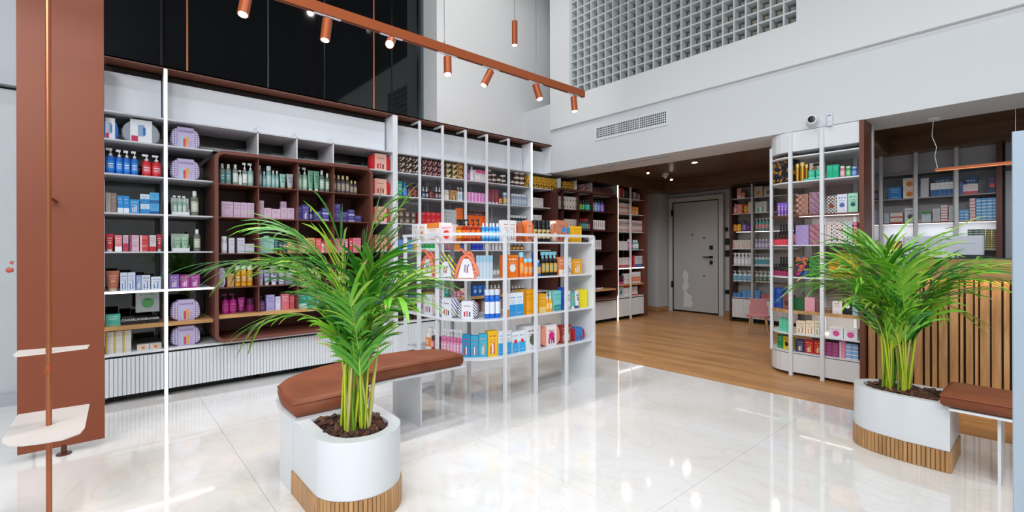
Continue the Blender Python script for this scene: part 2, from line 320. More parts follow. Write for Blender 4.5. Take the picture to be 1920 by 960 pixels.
for (px,py,y,lb) in ((1213,329,6.3,'small copper spotlight on the timber ceiling above the far shelves'),(1257,337,7.2,'small lit copper spotlight on the timber ceiling behind the dome camera')):
    x,z=ony(px,py,y); g=thing('ceiling_spotlight',lb,'ceiling light',(x,y,2.457)); m=MB(); m.tube([(0,0,0),(0,0,-.03)],.012).tube([(0,0,-.03),(.03,-.02,-.1)],.022,10).build('spot_body',COPLAMP,g); MB().tube([(.03,-.02,-.1),(.031,-.021,-.104)],.019,10).build('spot_lens',LAMP,g)
# ------------------------------------------------------------ track light and pendant
XT,ZT=-3.25,2.80
g=thing('track_light_rail','long copper-painted track rail hanging across the hall from thin cables','track light',(XT,2.0,ZT))
B('rail',COPLAMP,g,-.018,.018,-3.2,1.83,-.005,.065); B('rail_groove',mat('#6b3a24',.5),g,-.009,.009,-3.2,1.82,-.007,-.004)
for px in (833,1005): 
    y,_=onx(px,60,XT); MB().tube([(0,0,.065),(0,0,2.5)],.0025,5).tube([(0,0,.065),(0,0,.09)],.006,6).build('suspension_cable',STEEL,g,(0,y-2.0,0))
sp=[(463,(.25,-.2),0,'nearest track spotlight, cut by the top edge'),(614,(.1,-.15),0,'second-nearest track spotlight, large and tilted away from the camera'),(734,(1.25,-.8),1,'glaring track spotlight aimed at the camera before dark glass'),(839,(.18,-.1),1,'lit track spotlight just right of the dark glass'),(920,(-.1,-.5),0,'unlit-looking track spotlight tilted left before the white wall'),(1004,(.35,.05),1,'lit track spotlight second from the rail end'),(1075,(.12,.0),1,'lit track spotlight at the far rail end')]
for px,(tx,ty),lit,lb in sp:
    y,_=onx(px,100,XT); s=thing('track_spotlight','copper '+lb,'spotlight',(XT,y,ZT))
    B('track_adapter',WH,s,-.008,.008,-.09,.09,-.014,-.005); MB().tube([(0,0,-.01),(0,0,-.045)],.006).build('swivel_stem',COPLAMP,s)
    d=Vector((tx,ty,-1)).normalized(); p0=Vector((0,0,-.035)); p1=p0+d*.15
    MB().tube([p0,p1],.032,18).build('lamp_body',COPLAMP,s)
    MB().tube([p1,p1+d*.003],.026,16).build('lamp_lens',LAMP if lit else mat('#f4e6d0',.4,0,4),s)
    q=Vector((XT,y,ZT))+p1+d*.02; spotl(q,q+d,8 if px==734 else 26,(1,.95,.9),70)
g=thing('pendant_lamp','slim copper cylinder pendant on a thin cable before the white wall','pendant light',(-3.745,3.3,3.36))
MB().tube([(0,0,0),(0,0,.25)],.03,20).build('lamp_body',COPLAMP,g); MB().tube([(0,0,.25),(.002,0,.7),(-.002,0,1.9)],.0025,5).build('cable',DGREY,g); MB().tube([(0,0,-.003),(0,0,0)],.026,16).build('lamp_lens',LAMP,g)
spotl((-3.745,3.3,3.33),(-3.745,3.3,0),18,(1,.95,.9),80)
# washer spots added to brighten the upper left wall and shelving
for y in (2.6,3.6): spotl((-3.5,y,5.1),(-5.3,y+1,3.5),45,(1,.98,.96),95,.04)
for y in (0.2,1.6,3.2): spotl((-3.3,y,5.0),(-4.9,y+.2,1.2),18,(1,.98,.96),70,.1)
# ------------------------------------------------------------ left wall shelving
XF,XB=-4.80,-5.24
ZS=[2.285,2.068,1.80,1.495,1.19,.878,.604,.39]
NM=['','top product','second','third','fourth','lit fifth','sixth wooden','lowest']
def hi(parent,y0,y1,zs,mat_=SHELFG,xf=XF,xb=XB,wooden=(6,),lit=()):
    for i in zs:
        m=OAKSH if i in wooden else mat_; t=.03 if i in wooden else .012
        B('shelf',m,parent,xb,xf,y0,y1,ZS[i]-t,ZS[i])
        if i in lit: B('light_strip',LED,parent,xf-.002,xf+.006,y0,y1,ZS[i]-.016,ZS[i]-.001)
def post(parent,y,z0,z1,x=XF,s=.0125,m=WMET,name='post'): return B(name,m,parent,x-s,x+s,y-s,y+s,z0,z1)
ZC=2.700
cn=tag(MB().box(-5.30,-4.80,-.02,4.94,ZC,ZC+.012).box(-4.83,-4.80,-.02,4.94,ZC-.006,ZC+.012).build('cornice_shelf',mat('#7a4a3c',.35)),'long dark copper ledge running along the top of the left shelving','ledge')
for px in (351,701):
    y,_=onx(px,120,-4.82); tag(MB().tube([(-4.82,y,ZC+.012),(-4.82,y,5.2)],.008,8).build('hanging_rod',COPROD),'thin copper rod rising from the ledge in front of dark glass, '+('left' if px<400 else 'right')+' one','rod')
def cabinet_over(y0,y1,label,n=1):
    g=thing('overhead_cabinet',label,'cabinet',(0,y0,2.3)); L=y1-y0
    B('cabinet_body',mat('#1b1714',.7),g,-5.28,-4.99,0,L,0,.385)
    for i in range(n): B('cabinet_door',mat('#e6eaf0',.5),g,-4.99,-4.97,L*i/n+.002,L*(i+1)/n-.002,.0,.335)
cabinet_over(.015,.385,'white overhead cabinet over the end bay'); cabinet_over(.415,2.42,'long white overhead cabinet above the brown rounded cabinet')
cabinet_over(2.50,4.52,'white overhead cabinet row behind the slim posts',3); cabinet_over(4.56,4.94,'short white overhead cabinet right of the tall lit post')
def base(y0,y1,label,z1=.375):
    g=thing('base_cabinet',label,'cabinet',(0,y0,0)); L=y1-y0
    B('cabinet_body',mat('#17181a',.6),g,XB,XF-.02,.004,L-.004,.055,.37)
    m=MB(); n=max(2,int(L/.026)); p=[]; 
    for i in range(n+1):
        yy=L*i/n; p+= [(-4.812,yy),(-4.801,yy+L/n*.12),(-4.799,yy+L/n*.5),(-4.801,yy+L/n*.88)] if i<n else [(-4.812,yy)]
    p=[(-4.83,L)]+[(-4.83,0)]+p; m.prism([(a,b) for a,b in p],.06,.355); m.build('fluted_front',WMET,g)
    B('cabinet_plinth',BLACK,g,XB,-4.92,.02,L-.02,0,.055)
    B('cabinet_top',WMET,g,XB,XF,0,L,.372,.39)
edges=[.015,.385,1.10,1.45,1.80,2.15,2.43]
lbs=['fluted white base cabinet under the end bay','fluted white base cabinet under left part of brown cabinet','fluted white base cabinet left of the palm, under brown cabinet','fluted white base cabinet behind the near palm stems','fluted white base cabinet right behind the near palm','fluted white base cabinet below the narrow red-bag bay']
for i in range(6): base(edges[i]+(.03 if i==1 else 0),edges[i+1],lbs[i])
for a,b,l in ((2.49,3.5,'fluted white base cabinet behind left part of island rack'),(3.5,4.52,'fluted white base cabinet behind middle of island rack'),(4.56,5.6,'fluted white base cabinet hidden behind island rack right end'),(5.6,6.48,'fluted white base cabinet under the dark far cabinet'),(6.53,6.86,'fluted white base cabinet right of the far lit post'),(6.89,7.28,'last fluted white base cabinet before the far brown side panel')): base(a,b,l)
# --- end bays A and B
g=thing('shelving_unit','white end shelving bays with vertical light strip, left of the brown cabinet','shelf')
B('back_panel',MIRR,g,-5.30,XB,.02,2.45,.39,2.28)
B('end_panel',WMET,g,XB,XF,-.005,.012,0,2.66)
B('divider_panel',WMET,g,XB,XF-.01,.392,.404,.39,2.69); MB().box(XF-.012,XF+.004,.386,.412,0,2.69).build('post',WMET,g); B('light_strip',LED,g,XF+.004,XF+.008,.391,.407,.0,2.69)
hi(g,.013,.39,(0,1,2,3,4,5,6),lit=(5,)); hi(g,.41,.73,(1,2,3,4),wooden=()); hi(g,.41,.73,(5,6),lit=(5,)); hi(g,.41,2.43,(0,),wooden=())
for yy in (1.085,1.425,1.775): B('divider_panel',WMET,g,XB,XF,yy-.005,yy+.005,2.06,2.34)
MB().box(-5.23,-5.18,.41,2.43,2.13,2.16).build('back_rail',WMET,g)
# --- brown rounded cabinet
def rrect(y0,y1,z0,z1,r,n=5):
    p=[]
    for cy,cz,a0 in ((y1-r,z0+r,-90),(y1-r,z1-r,0),(y0+r,z1-r,90),(y0+r,z0+r,180)):
        for k in range(n+1): a=math.radians(a0+90*k/n); p.append((cy+r*math.cos(a),cz+r*math.sin(a)))
    return p
def round_cabinet(name,label,y0,y1,z0,z1,xf,xb,cols,rows,rowmat,m):
    g=thing(name,label,'cabinet',(0,0,0)); t=.028
    o=rrect(y0,y1,z0,z1,.075); i=rrect(y0+t,y1-t,z0+t,z1-t,.05); n=len(o)
    mb=MB()
    V=[(xf,a,b) for a,b in o]+[(xf,a,b) for a,b in i]+[(xb,a,b) for a,b in o]+[(xb,a,b) for a,b in i]
    fs=[]
    for k in range(n):
        q=(k+1)%n; fs+=[(k,q,n+q,n+k),(2*n+k,3*n+k,3*n+q,2*n+q)]
    mb.add(V,fs); mb.add(V,[(k,2*n+k,2*n+(k+1)%n,(k+1)%n) for k in range(n)]+[(n+k,n+(k+1)%n,3*n+(k+1)%n,3*n+k) for k in range(n)],0,True)
    mb.build('cabinet_shell',m,g); B('cabinet_back',m,g,xb-.004,xb+.01,y0+.02,y1-.02,z0+.03,z1-.03)
    for c in cols: B('divider',m,g,xb+.01,xf-.03,c-.005,c+.005,z0+.20,z1-t)
    for z in rows: B('shelf',m,g,xb+.01,xf-.02,y0+t,y1-t,z-.008,z)
    B('shelf',OAKSH,g,xb+.01,xf-.02,y0+t,y1-t,rowmat-.028,rowmat)
    return g
cols=[onx(p,470,-4.75)[0] for p in (484,557.5,625)]
round_cabinet('rounded_cabinet','large brown open cabinet with rounded corners, projecting from the left shelving',.728,2.152,.40,2.058,-4.70,-5.22,cols,(1.775,1.488,1.172,.875),.635,BROWN)
# --- narrow bay with red bags and middle section
g=thing('shelving_unit','white middle shelving with slim square posts behind the island rack','shelf')
B('back_panel',mat('#b9b8ba',.5),g,-5.30,XB,3.08,4.94,.39,2.28); hi(g,2.16,2.43,(1,2,3,4,5,6),wooden=()); 
B('divider_panel',WMET,g,XB,XF,2.436,2.452,0,2.69); B('post',WMET,g,XF-.012,XF+.004,2.43,2.487,0,2.69)
hi(g,2.455,4.52,(0,1,2,3,4,5,6))
for yy in (2.765,3.075,3.41,3.745,4.116):
    post(g,yy,0,2.68); B('post_arm',WMET,g,-5.22,XF,yy-.01,yy+.01,2.665,2.685); B('back_post',WMET,g,-5.235,-5.215,yy+.03,yy+.055,.39,2.28)
B('divider_panel',WMET,g,XB,XF-.01,4.53,4.545,0,2.69); B('post',WMET,g,XF-.012,XF+.004,4.525,4.553,0,2.69); B('light_strip',LED,g,XF+.004,XF+.009,4.53,4.549,0,2.69)
# --- far section
g=thing('shelving_unit','white far shelving around the dark cabinet with second lit post','shelf')
B('divider_panel',WMET,g,-5.24,-4.80,4.925,4.94,2.31,2.69); B('back_panel',mat('#1e1715',.5),g,-5.30,XB,4.56,7.28,.39,2.2)
hi(g,4.56,4.92,(2,3,4,5,6),wooden=()); hi(g,4.56,4.94,(0,1),wooden=()); hi(g,4.92,6.5,(1,),wooden=())
for px in (1051,1081,1110): yy=onx(px,340,-4.80)[0]; B('divider_panel',WMET,g,XB,XF,yy-.006,yy+.006,2.06,2.25)
B('divider_panel',WMET,g,XB,XF-.01,6.505,6.52,.39,2.26); B('post',WMET,g,XF-.012,XF+.004,6.50,6.53,0,2.26); B('light_strip',LEDW,g,XF+.004,XF+.009,6.505,6.525,0,2.26)
hi(g,6.40,6.5,(1,2,3,4,5,6),wooden=()); hi(g,6.53,7.28,(1,2,3,4,5,6),lit=(5,)); post(g,6.88,0,2.26,s=.014)
B('end_panel',BROWN,g,XB,-4.79,7.29,7.38,0,2.262)
cols2=[onx(p,430,-4.75)[0] for p in (1055,1084,1110)]
round_cabinet('rounded_cabinet','dark brown rounded cabinet in the far left shelving beyond the island rack',4.945,6.39,.40,2.09,-4.70,-5.22,cols2,(1.79,1.49,1.17,.875),.56,mat('#4c2a22',.4))
# ------------------------------------------------------------ copper screen with trays and pole
g=thing('copper_screen','tall flat copper-brown screen panel standing at the left edge','panel',(-3.83,-.17,0))
B('screen_panel',COPPER,g,-.01,.01,-.19,.182,.05,4.9); MB().tube([(0,-.0,.008),(0,0,.06)],.014,10).lathe([(0,0),(.035,0),(.035,.008),(0,.010)],16).build('screen_foot',mat('#5a3326',.4,.3),g)
for px,py in ((106,378),(28,497)):
    if px==28: continue
    y,z=onx(px,py,-3.82); k=thing('wall_peg','small dark red peg on the copper screen behind the pole','peg',(-3.818,y,z)); MB().tube([(0,0,0),(.05,-.02,.012),(.07,-.03,.0)],[.008,.009,.011],8).build('peg_body',mat('#7c3a2c',.5),k)
k=thing('wall_peg','small coral-red knob peeping out left of the copper screen','peg',(-3.85,-.375,1.09)); MB().tube([(0,0,0),(-.0,-.02,.0),(0,-.03,.002)],[.01,.016,.008],8).tube([(0,0,.04),(0,-.014,.045)],[.01,.007],8).build('peg_body',mat('#b4503c',.5),k)
pxo,pyo=-2.93,-.178
g=thing('copper_pole','slim floor-to-ceiling copper pole in front of the copper screen','pole',(pxo,pyo,0))
MB().tube([(0,0,0),(0,0,4.9)],.0105,14).build('pole',COPROD,g); MB().lathe([(.0105,.66),(.0145,.66),(.0145,.695),(.0105,.695)],14).build('pole_collar',COPLAMP,g)
def tray(z,label,pix):
    t=thing('display_tray',label,'tray',(0,0,z)); P=[onz(a,b,z) for a,b in pix]
    A=sum(P[i][0]*P[(i+1)%len(P)][1]-P[(i+1)%len(P)][0]*P[i][1] for i in range(len(P)))
    if A<0: P=P[::-1]
    MB().prism(P,-.005,0).build('tray_plate',mat('#cfc9c4',.35),t)
tray(.425,'large white D-shaped tray low on the copper pole',((34,777),(168,757),(159,801),(150,812),(120,823),(80,830),(40,835),(14,835),(4,830),(3,824)))
tray(.748,'upper thin white tray at bench height on the copper pole',((34,657),(168,646),(164,652),(100,660),(28,668),(24,666)))
# ------------------------------------------------------------ planters, bench
ZP=.368
def arc(cx,cy,rx,ry,a0,a1,n): return [(cx+rx*math.cos(math.radians(a0+(a1-a0)*i/n)),cy+ry*math.sin(math.radians(a0+(a1-a0)*i/n))) for i in range(n+1)]
def inset(p,d):
    n=len(p); out=[]
    for i in range(n):
        a,b,c=Vector(p[i-1]),Vector(p[i]),Vector(p[(i+1)%n]); e1=(b-a).normalized(); e2=(c-b).normalized()
        n1=Vector((-e1.y,e1.x)); n2=Vector((-e2.y,e2.x)); nn=(n1+n2)
        nn=nn.normalized() if nn.length>1e-6 else n1; k=d/max(.35,nn.dot(n1)); out.append(tuple(b+nn*k))
    return out
chips=[]
for i in range(5):
    m=MB(); a=.016+.005*i; bb=.008+.002*(i%3); c=.004+.001*i
    m.add([(-a,-bb,-c),(a*.8,-bb*1.1,-c),(a,bb*.9,-c*.6),(-a*.9,bb,-c),(-a*.8,-bb*.6,c),(a*.7,-bb*.7,c*.8),(a*.8,bb*.6,c*1.2),(-a*.7,bb*.7,c)],[(0,3,2,1),(4,5,6,7),(0,1,5,4),(1,2,6,5),(2,3,7,6),(3,0,4,7)])
    chips.append(m.mesh('bark_chip',[mat(['#4a2e22','#5c3626','#38241c','#6e4430','#452a1e'][i],.8)]))
def inside(x,y,p):
    c=False; n=len(p)
    for i in range(n):
        (x1,y1),(x2,y2)=p[i],p[i-1]
        if (y1>y)!=(y2>y) and x<(x2-x1)*(y-y1)/(y2-y1)+x1: c=not c
    return c
def planter(label,outline,open_,zt,seed,nch,skip=None):
    g=thing('planter',label,'planter',(0,0,0)); rr=random.Random(seed)
    pot=MB(); n=len(outline); low=.115
    # outer wall, rim, inner wall
    out=outline; inn=open_
    def side(p,z0,z1,flip):
        m=len(p); v=[(x,y,z0) for x,y in p]+[(x,y,z1) for x,y in p]
        pot.add(v,[((i,(i+1)%m,m+(i+1)%m,m+i) if not flip else (i,m+i,m+(i+1)%m,(i+1)%m)) for i in range(m)],0,False)
    side(out,low,zt,False); side(inn,zt-.06,zt,True)
    m=len(out); v=[(x,y,zt) for x,y in out]+[(x,y,zt) for x,y in inn]; pot.add(v,[(i,(i+1)%m,m+(i+1)%m,m+i) for i in range(m)])
    pot.add([(x,y,low) for x,y in out],[tuple(range(m-1,-1,-1))]); pot.build('planter_shell',mat('#dcdfe3',.3),g)
    MB().prism(inset(out,.012),0,low+.001).build('planter_plinth',mat('#5b4026',.6),g)
    soil=MB().prism(inn,zt-.065,zt-.02).build('soil',mat('#2a1c15',.95),g)
    # slats around the base
    P=[Vector(p) for p in out]+[Vector(out[0])]; L=[0]
    for a,b in zip(P,P[1:]): L.append(L[-1]+(b-a).length)
    step=.0195; N=int(L[-1]/step); step=L[-1]/N; sl=MB().bbox(-step*.44,step*.44,-.006,.006,0,low-.004,.003).mesh('slat',OAKS); j=0
    for k in range(N):
        s=(k+.5)*step
        while L[j+1]<s: j+=1
        a,b=P[j],P[j+1]; f=(s-L[j])/(L[j+1]-L[j]); q=a+(b-a)*f; ang=math.atan2((b-a).y,(b-a).x); link('slat',sl,g,(q.x,q.y,0.002),ang)
    xs=[p[0] for p in inn]; ys=[p[1] for p in inn]; k=0; inn2=inset(inn,.012)
    while k<nch:
        x,y=rr.uniform(min(xs),max(xs)),rr.uniform(min(ys),max(ys))
        if not inside(x,y,inn2): continue
        o=link('bark_chip',rr.choice(chips),g,(x,y,zt-.016+rr.uniform(0,.016))); o.rotation_euler=(rr.uniform(-.5,.5),rr.uniform(-.5,.5),rr.uniform(0,6.3)); s=rr.uniform(.7,1.15); o.scale=(s,s,s); k+=1
    return g
PA=[(-2.462,1.10),(-2.462,.712)]+[(-2.28,.712)]+arc(-2.17,.912,.20,.20,-90,90,14)[0:]+[(-2.28,1.10)]
PA=[(-2.462,1.11),(-2.462,.708),(-2.2,.708)]+arc(-2.165,.908,.20,.20,-80,80,44)+[(-2.2,1.11)]
IA=[(-2.405,1.05),(-2.405,.77),(-2.2,.768)]+arc(-2.165,.91,.145,.142,-80,80,44)+[(-2.2,1.052)]
planter('white rounded planter with slatted oak base, holding the near palm',PA,IA,ZP,1,165)
PBo=[(-.368,3.405),(-.368,3.775),(-.60,3.775)]+arc(-.62,3.60,.215,.175,95,255,44)+[(-.56,3.408)]
PBo=PBo; IB=[(-.42,3.445),(-.42,3.735),(-.60,3.735)]+arc(-.62,3.595,.165,.138,95,255,44)+[(-.56,3.447)]
planter('white rounded planter with slatted oak base at right before the counter',PBo,IB,.365,2,135)
def cushion(parent,p,z0,z1,m):
    r=[]; h=z1-z0
    for d,z in ((.012,z0),(0,z0+h*.18),(-.004,z0+h*.5),(0,z0+h*.8),(.008,z0+h*.93),(.022,z1)): q=inset(p,d); r.append([(x,y,z) for x,y in q])
    mb=MB(); mb.loft(r,0,True,True); o=mb.build('cushion',m,parent)
    q=inset(p,-.003); pts=[(x,y,z0+h*.8) for x,y in q]; pts.append(pts[0]); MB().tube(pts,.0035,5,cap=False).build('cushion_piping',m,o); return o
g=thing('bench','long tan leather bench on white plate running from near planter to island rack','bench',(0,0,0))
cp=[(-2.775,1.945),(-2.98,1.94),(-3.08,1.86),(-3.15,1.66),(-3.165,1.45),(-3.14,1.25),(-3.09,1.06),(-3.03,.93),(-2.94,.81),(-2.83,.738),(-2.67,.712),(-2.445,.712),(-2.445,1.085),(-2.47,1.105),(-2.66,1.13),(-2.755,1.22),(-2.775,1.35)]
cushion(g,cp,.3715,.458,LEATH)
pl=[(min(x,-2.464),y) for x,y in inset(cp,-.014)]
MB().prism(pl,.36,.371).build('bench_plate',WMET,g)
B('bench_leg',WMET,g,-3.21,-2.81,1.62,1.632,0,.36); B('bench_leg',WMET,g,-2.66,-2.47,.70,.712,0,.36); B('bench_leg',WMET,g,-3.12,-3.108,.95,1.2,0,.36)
g=thing('bench','tan leather bench beside the right planter, cut by the right edge','bench',(0,0,0))
cushion(g,[(-.398,3.345),(.9,3.345),(.9,3.70),(-.398,3.70)],.3665,.437,LEATH); B('bench_plate',WMET,g,-.366,.9,3.345,3.74,.350,.361); B('bench_leg',WMET,g,-.192,-.180,3.42,3.72,0,.350)
B('bench_leg',WMET,g,.7,.712,3.42,3.72,0,.35)
# ------------------------------------------------------------ palms
LEAFS=[mat('#4f9a26',.35),mat('#2f7a22',.35),mat('#74b82c',.38),mat('#23601f',.35),mat('#97c23a',.4)]
STEM=mat('#b4c22e',.4); STEMB=mat('#6f9a2e',.45); TIP=mat('#c49a68',.6)
def palm(label,base,height,nf,seed,spread,extra=()):
    g=thing('potted_palm',label,'plant',base); rr=random.Random(seed)
    specs=list(extra)
    for k in range(nf-len(specs)):
        az=2*math.pi*k/nf*2.4+rr.uniform(-.3,.3); lean=rr.uniform(.1,.8); specs.append((az,lean,rr.uniform(.7,1.0)))
    for k,(az,lean,ln) in enumerate(specs):
        d=Vector((math.cos(az),math.sin(az),0)); b0=Vector((rr.uniform(-.06,.06),rr.uniform(-.05,.05),0))
        Lt=height*ln*1.05; n=22; pts=[]; p=b0.copy(); th=lean*.10+rr.uniform(0,.05); bend=lean*2.5*rr.uniform(.85,1.15)
        for i in range(n+1):
            pts.append(p.copy()); s=i/n; a=th+bend*max(0,s-.25)**1.35
            p=p+(d*math.sin(a)+Vector((0,0,1))*math.cos(a))*(Lt/n)
        rad=[max(.0014,.0058*(1-i/n)**.8) for i in range(n+1)]
        m=MB(); m.tube(pts,rad,5,0)
        side=Vector((-d.y,d.x,0)); lm=1+rr.choice([0,0,1,2,2,3,4])
        nl=rr.choice([18,20,23])
        for j in range(nl):
            s=.40+.59*j/(nl-1); fi=s*n; i=min(int(fi),n-1); q=pts[i].lerp(pts[i+1],fi-i); tn=(pts[i+1]-pts[i]).normalized(); up=side.cross(tn)
            ll=(.245*math.sin(math.pi*min(1,.3+.7*(1-abs(s-.62)/.5)))+.05)*height/.85*spread
            for sg in (-1,1):
                v=(tn*rr.uniform(.8,1.3)+side*sg*rr.uniform(.4,.75)+up*rr.uniform(.0,.3)).normalized()
                pr=q.copy(); w=.0066*height/.85*rr.uniform(.75,1.2); dr=v.copy(); cx=[]; seg=6; L2=ll*rr.uniform(.8,1.15); dp=rr.uniform(.5,1.5)
                for t_ in range(seg+1):
                    f=t_/seg; wd=dr.cross(up); wd=wd.normalized() if wd.length>1e-4 else side; ww=w*(math.sin(math.pi*(.12+.8*f))**.7)*(1 if t_<seg else .05)
                    cx.append((pr-wd*ww,pr+wd*ww)); pr=pr+dr*(L2/seg); dr=(dr+Vector((0,0,-1))*(.07+.20*f)*dp).normalized()
                vs=[x for c in cx for x in c]; mi=lm if rr.random()<.75 else 1+rr.choice([0,1,2,4])
                m.add(vs,[(2*a,2*a+1,2*a+3,2*a+2) for a in range(seg)],mi,True)
                if rr.random()<.13: m.m[-1]=6
        m.build('frond',[STEM if rr.random()<.65 else STEMB]+LEAFS+[TIP],g)
    for k in range(11):
        a=rr.uniform(0,6.28); b0=Vector((rr.uniform(-.06,.06),rr.uniform(-.05,.05),-.01)); t1=b0+Vector((math.cos(a)*.05,math.sin(a)*.05,height*rr.uniform(.4,.6)))
        MB().tube([b0,(b0+t1)/2+Vector((0,0,.02)),t1],[.007,.0055,.003],7).build('cane',STEM if k%3 else mat('#b7b06a',.5),g)
# azimuths: camera-left is (-.66,-.75), camera-right is (.66,.75), toward camera (.75,-.66)
AL=math.atan2(-CYW*1.0,-SY); L_=math.atan2(-SY,-CYW); R_=math.atan2(SY,CYW)
palm('near areca palm with long arching green fronds in the rounded white planter',(-2.17,.90,.345),.84,30,11,1.0,
  extra=((L_,.95,1.32),(L_+.35,.85,1.2),(L_-.4,.8,1.12),(L_+.1,1.3,1.0),(L_,.5,1.12),(L_-.15,.68,1.25),(R_,.18,1.16),(R_+.15,.1,1.08),(R_+.2,.7,.9),(R_-.4,.85,.85),(L_-.2,.05,1.0),(R_-1,.4,.9),(L_+.9,.5,.95)))
palm('areca palm with arching fronds in the right planter before the slatted counter',(-.63,3.60,.34),.86,28,23,1.0,
  extra=((L_,.8,1.05),(L_-.3,.95,1.0),(R_,.7,1.08),(R_+.2,1.05,.9),(L_+.4,.8,.9),(R_-.3,.35,1.0),(L_,.45,1.0)))

# === part 2
# ------------------------------------------------------------ island rack
g=thing('island_rack','white metal island shelving rack of slim posts with curved near corner','shelf')
GX,GB=-2.82,-3.23
def gshape(d):   # L-shaped plan with a quarter-round corner
    return [(-3.75-d,2.36),(-3.75-d,2.0-d)]+[(-3.2,2.0-d)]+arc(-3.2,2.38,.38+d,.38+d,-85,0,9)+[(GX+d,3.455),(GB-d,3.455),(GB-d,2.36)]
for z in (1.262,.972,.66,.362): MB().prism(gshape(0),z-.012,z).build('shelf',WMET,g)
o=gshape(.012); i=gshape(-.012)
pts=[(x,y,1.318) for x,y in [(-3.75,2.0),(-3.2,2.0)]+arc(-3.2,2.38,.38,.38,-85,0,12)+[(GX,3.455)]]
def rail(pts,w,h):
    m=MB(); rr=[]
    P=[Vector(p) for p in pts]
    for k,p in enumerate(P):
        d=(P[min(k+1,len(P)-1)]-P[max(k-1,0)]).normalized(); s=Vector((-d.y,d.x,0))*w/2; u=Vector((0,0,h/2)); rr.append([tuple(p-s-u),tuple(p+s-u),tuple(p+s+u),tuple(p-s+u)])
    return m.loft(rr,0,False,True)
rail(pts,.022,.022).build('top_rail',WMET,g)
for x,y in ((GX,2.377),(GX,2.71),(GX,3.083),(GX,3.455),(-3.233,2.018),(-3.49,2.0),(-3.72,2.0),(GB,2.326),(GB,3.064),(-3.50,2.343),(-3.74,2.36)):
    B('post',WMET,g,x-.012,x+.012,y-.012,y+.012,0,1.318)
B('end_panel',WMET,g,GB,GX-.012,3.448,3.458,0,1.318)
# ------------------------------------------------------------ rounded white rack on the right, with its brown side pier
g=thing('rounded_rack','white rack with rounded left end and drum header under the beam','shelf')
def rshape(d,x1=-1.11):  # rounded left end
    return [(x1,4.95-d),(x1,5.44)]+[(-1.62,5.44)]+arc(-1.66,5.19,.235+d,.25+d,95,265,12)+[(-1.60,4.95-d)]
def ccw(p): 
    A=sum(p[k][0]*p[(k+1)%len(p)][1]-p[(k+1)%len(p)][0]*p[k][1] for k in range(len(p))); return p if A>0 else p[::-1]
RZ=[(2.075,.012,WMET),(1.835,.012,WMET),(1.518,.014,mat('#6b4032',.4)),(1.235,.010,WMET),(.932,.012,WMET),(.614,.028,OAKSH),(.394,.010,WMET),(.222,.010,WMET)]
for z,t,m in RZ: MB().prism(ccw(rshape(0)),z-t,z).build('shelf',m,g)
MB().prism(ccw(rshape(0)),2.12,2.305).build('drum_header',WMET,g); MB().prism(ccw(rshape(0)),.03,.205).build('drum_base',WMET,g)
for x in (-1.645,-1.386): B('post',WMET,g,x-.015,x+.015,4.92,4.95,0,2.30)
for x,y in ((-1.86,5.06),(-1.80,5.36),(-1.50,5.43),(-1.25,5.43)): B('post',WMET,g,x-.012,x+.012,y-.012,y+.012,.2,2.2)
B('back_panel',mat('#bdb8b4',.5),g,-1.62,-1.115,5.44,5.45,.2,2.12)
B('light_strip',LED,g,-1.6,-1.13,5.02,5.03,1.501,1.504); B('light_strip',LED,g,-1.6,-1.13,5.02,5.03,.583,.586)
for z_ in (1.49,.575): area((-1.36,5.2,z_),(math.radians(25),0,0),.45,.2,1.3)
g=tag(MB().box(-1.108,-1.075,4.94,5.21,0,2.308).build('side_pier',mat('#6f4130',.4)),'brown upright side panel between rounded rack and counter','panel')
struct(B('trim_4',WH,None,-1.108,-1.07,5.21,5.27,0,2.31))
# ------------------------------------------------------------ counter
g=thing('counter','oak service counter with vertical slats, light line and glass top','counter',(0,5.0,0))
B('counter_beam',OAKC,g,-1.075,1.0,-.03,.5,.992,1.118); B('beam_lip',OAKC,g,-1.075,1.0,-.03,-.02,.970,.992); B('counter_top',mat('#2e5a58',.05,0,0,.3),g,-1.075,1.0,-.034,.5,1.119,1.127)
B('counter_body',mat('#231a14',.7),g,-1.07,1.0,.045,.48,0,.975); B('light_strip',mat('#ffd9a0',.5,0,26),g,-1.06,1.0,-.016,-.004,.984,.991)
rs=random.Random(5); x=-1.065; ws=[.03,.052,.018,.018,.04,.018,.052,.03]; k=0
while x<.3:
    w_=ws[k%8] if k%5 else .05; MB().bbox(0,w_,0,.032,.005,.955,.003).build('slat',OAKS,g,(x,.012,0)); x+=w_+rs.choice([.010,.012,.014]); k+=1
# computer monitor back
x0,z0=ony(1693,485,5.3); x1,z1=ony(1845,441,5.3)
g=thing('monitor','white back of a computer monitor standing on the counter','monitor',((x0+x1)/2,5.3,1.127)); w_=(x1-x0)/2
MB().bbox(-w_,w_,-.0,.03,.02,.175,.01).build('monitor_shell',mat('#c9ccd6',.35),g); B('monitor_foot',WH,g,-.08,.08,-.01,.12,0,.02); B('slot_line',mat('#8d909c'),g,-w_+.03,w_-.05,-.0015,0,.112,.114)
MB().lathe([(0,0),(.012,0),(.012,.001)],16).build('round_sticker',WH,g,(-w_+.03,0,.15)).rotation_euler=(math.pi/2,0,0); MB().lathe([(0,0.001),(.006,0.001),(.006,.002)],10).build('sticker_logo',mat('#d07a3a'),g,(-w_+.03,0,.15)).rotation_euler=(math.pi/2,0,0)
B('paper_note',mat('#d9dbe4'),g,-.06,.02,-.0015,0,.03,.075); B('note_stripe',mat('#b0343c'),g,-.06,.02,-.002,0,.075,.079)
g=thing('linear_pendant','thin copper linear pendant lamp hanging over the counter','pendant light',(0,5.37,1.86))
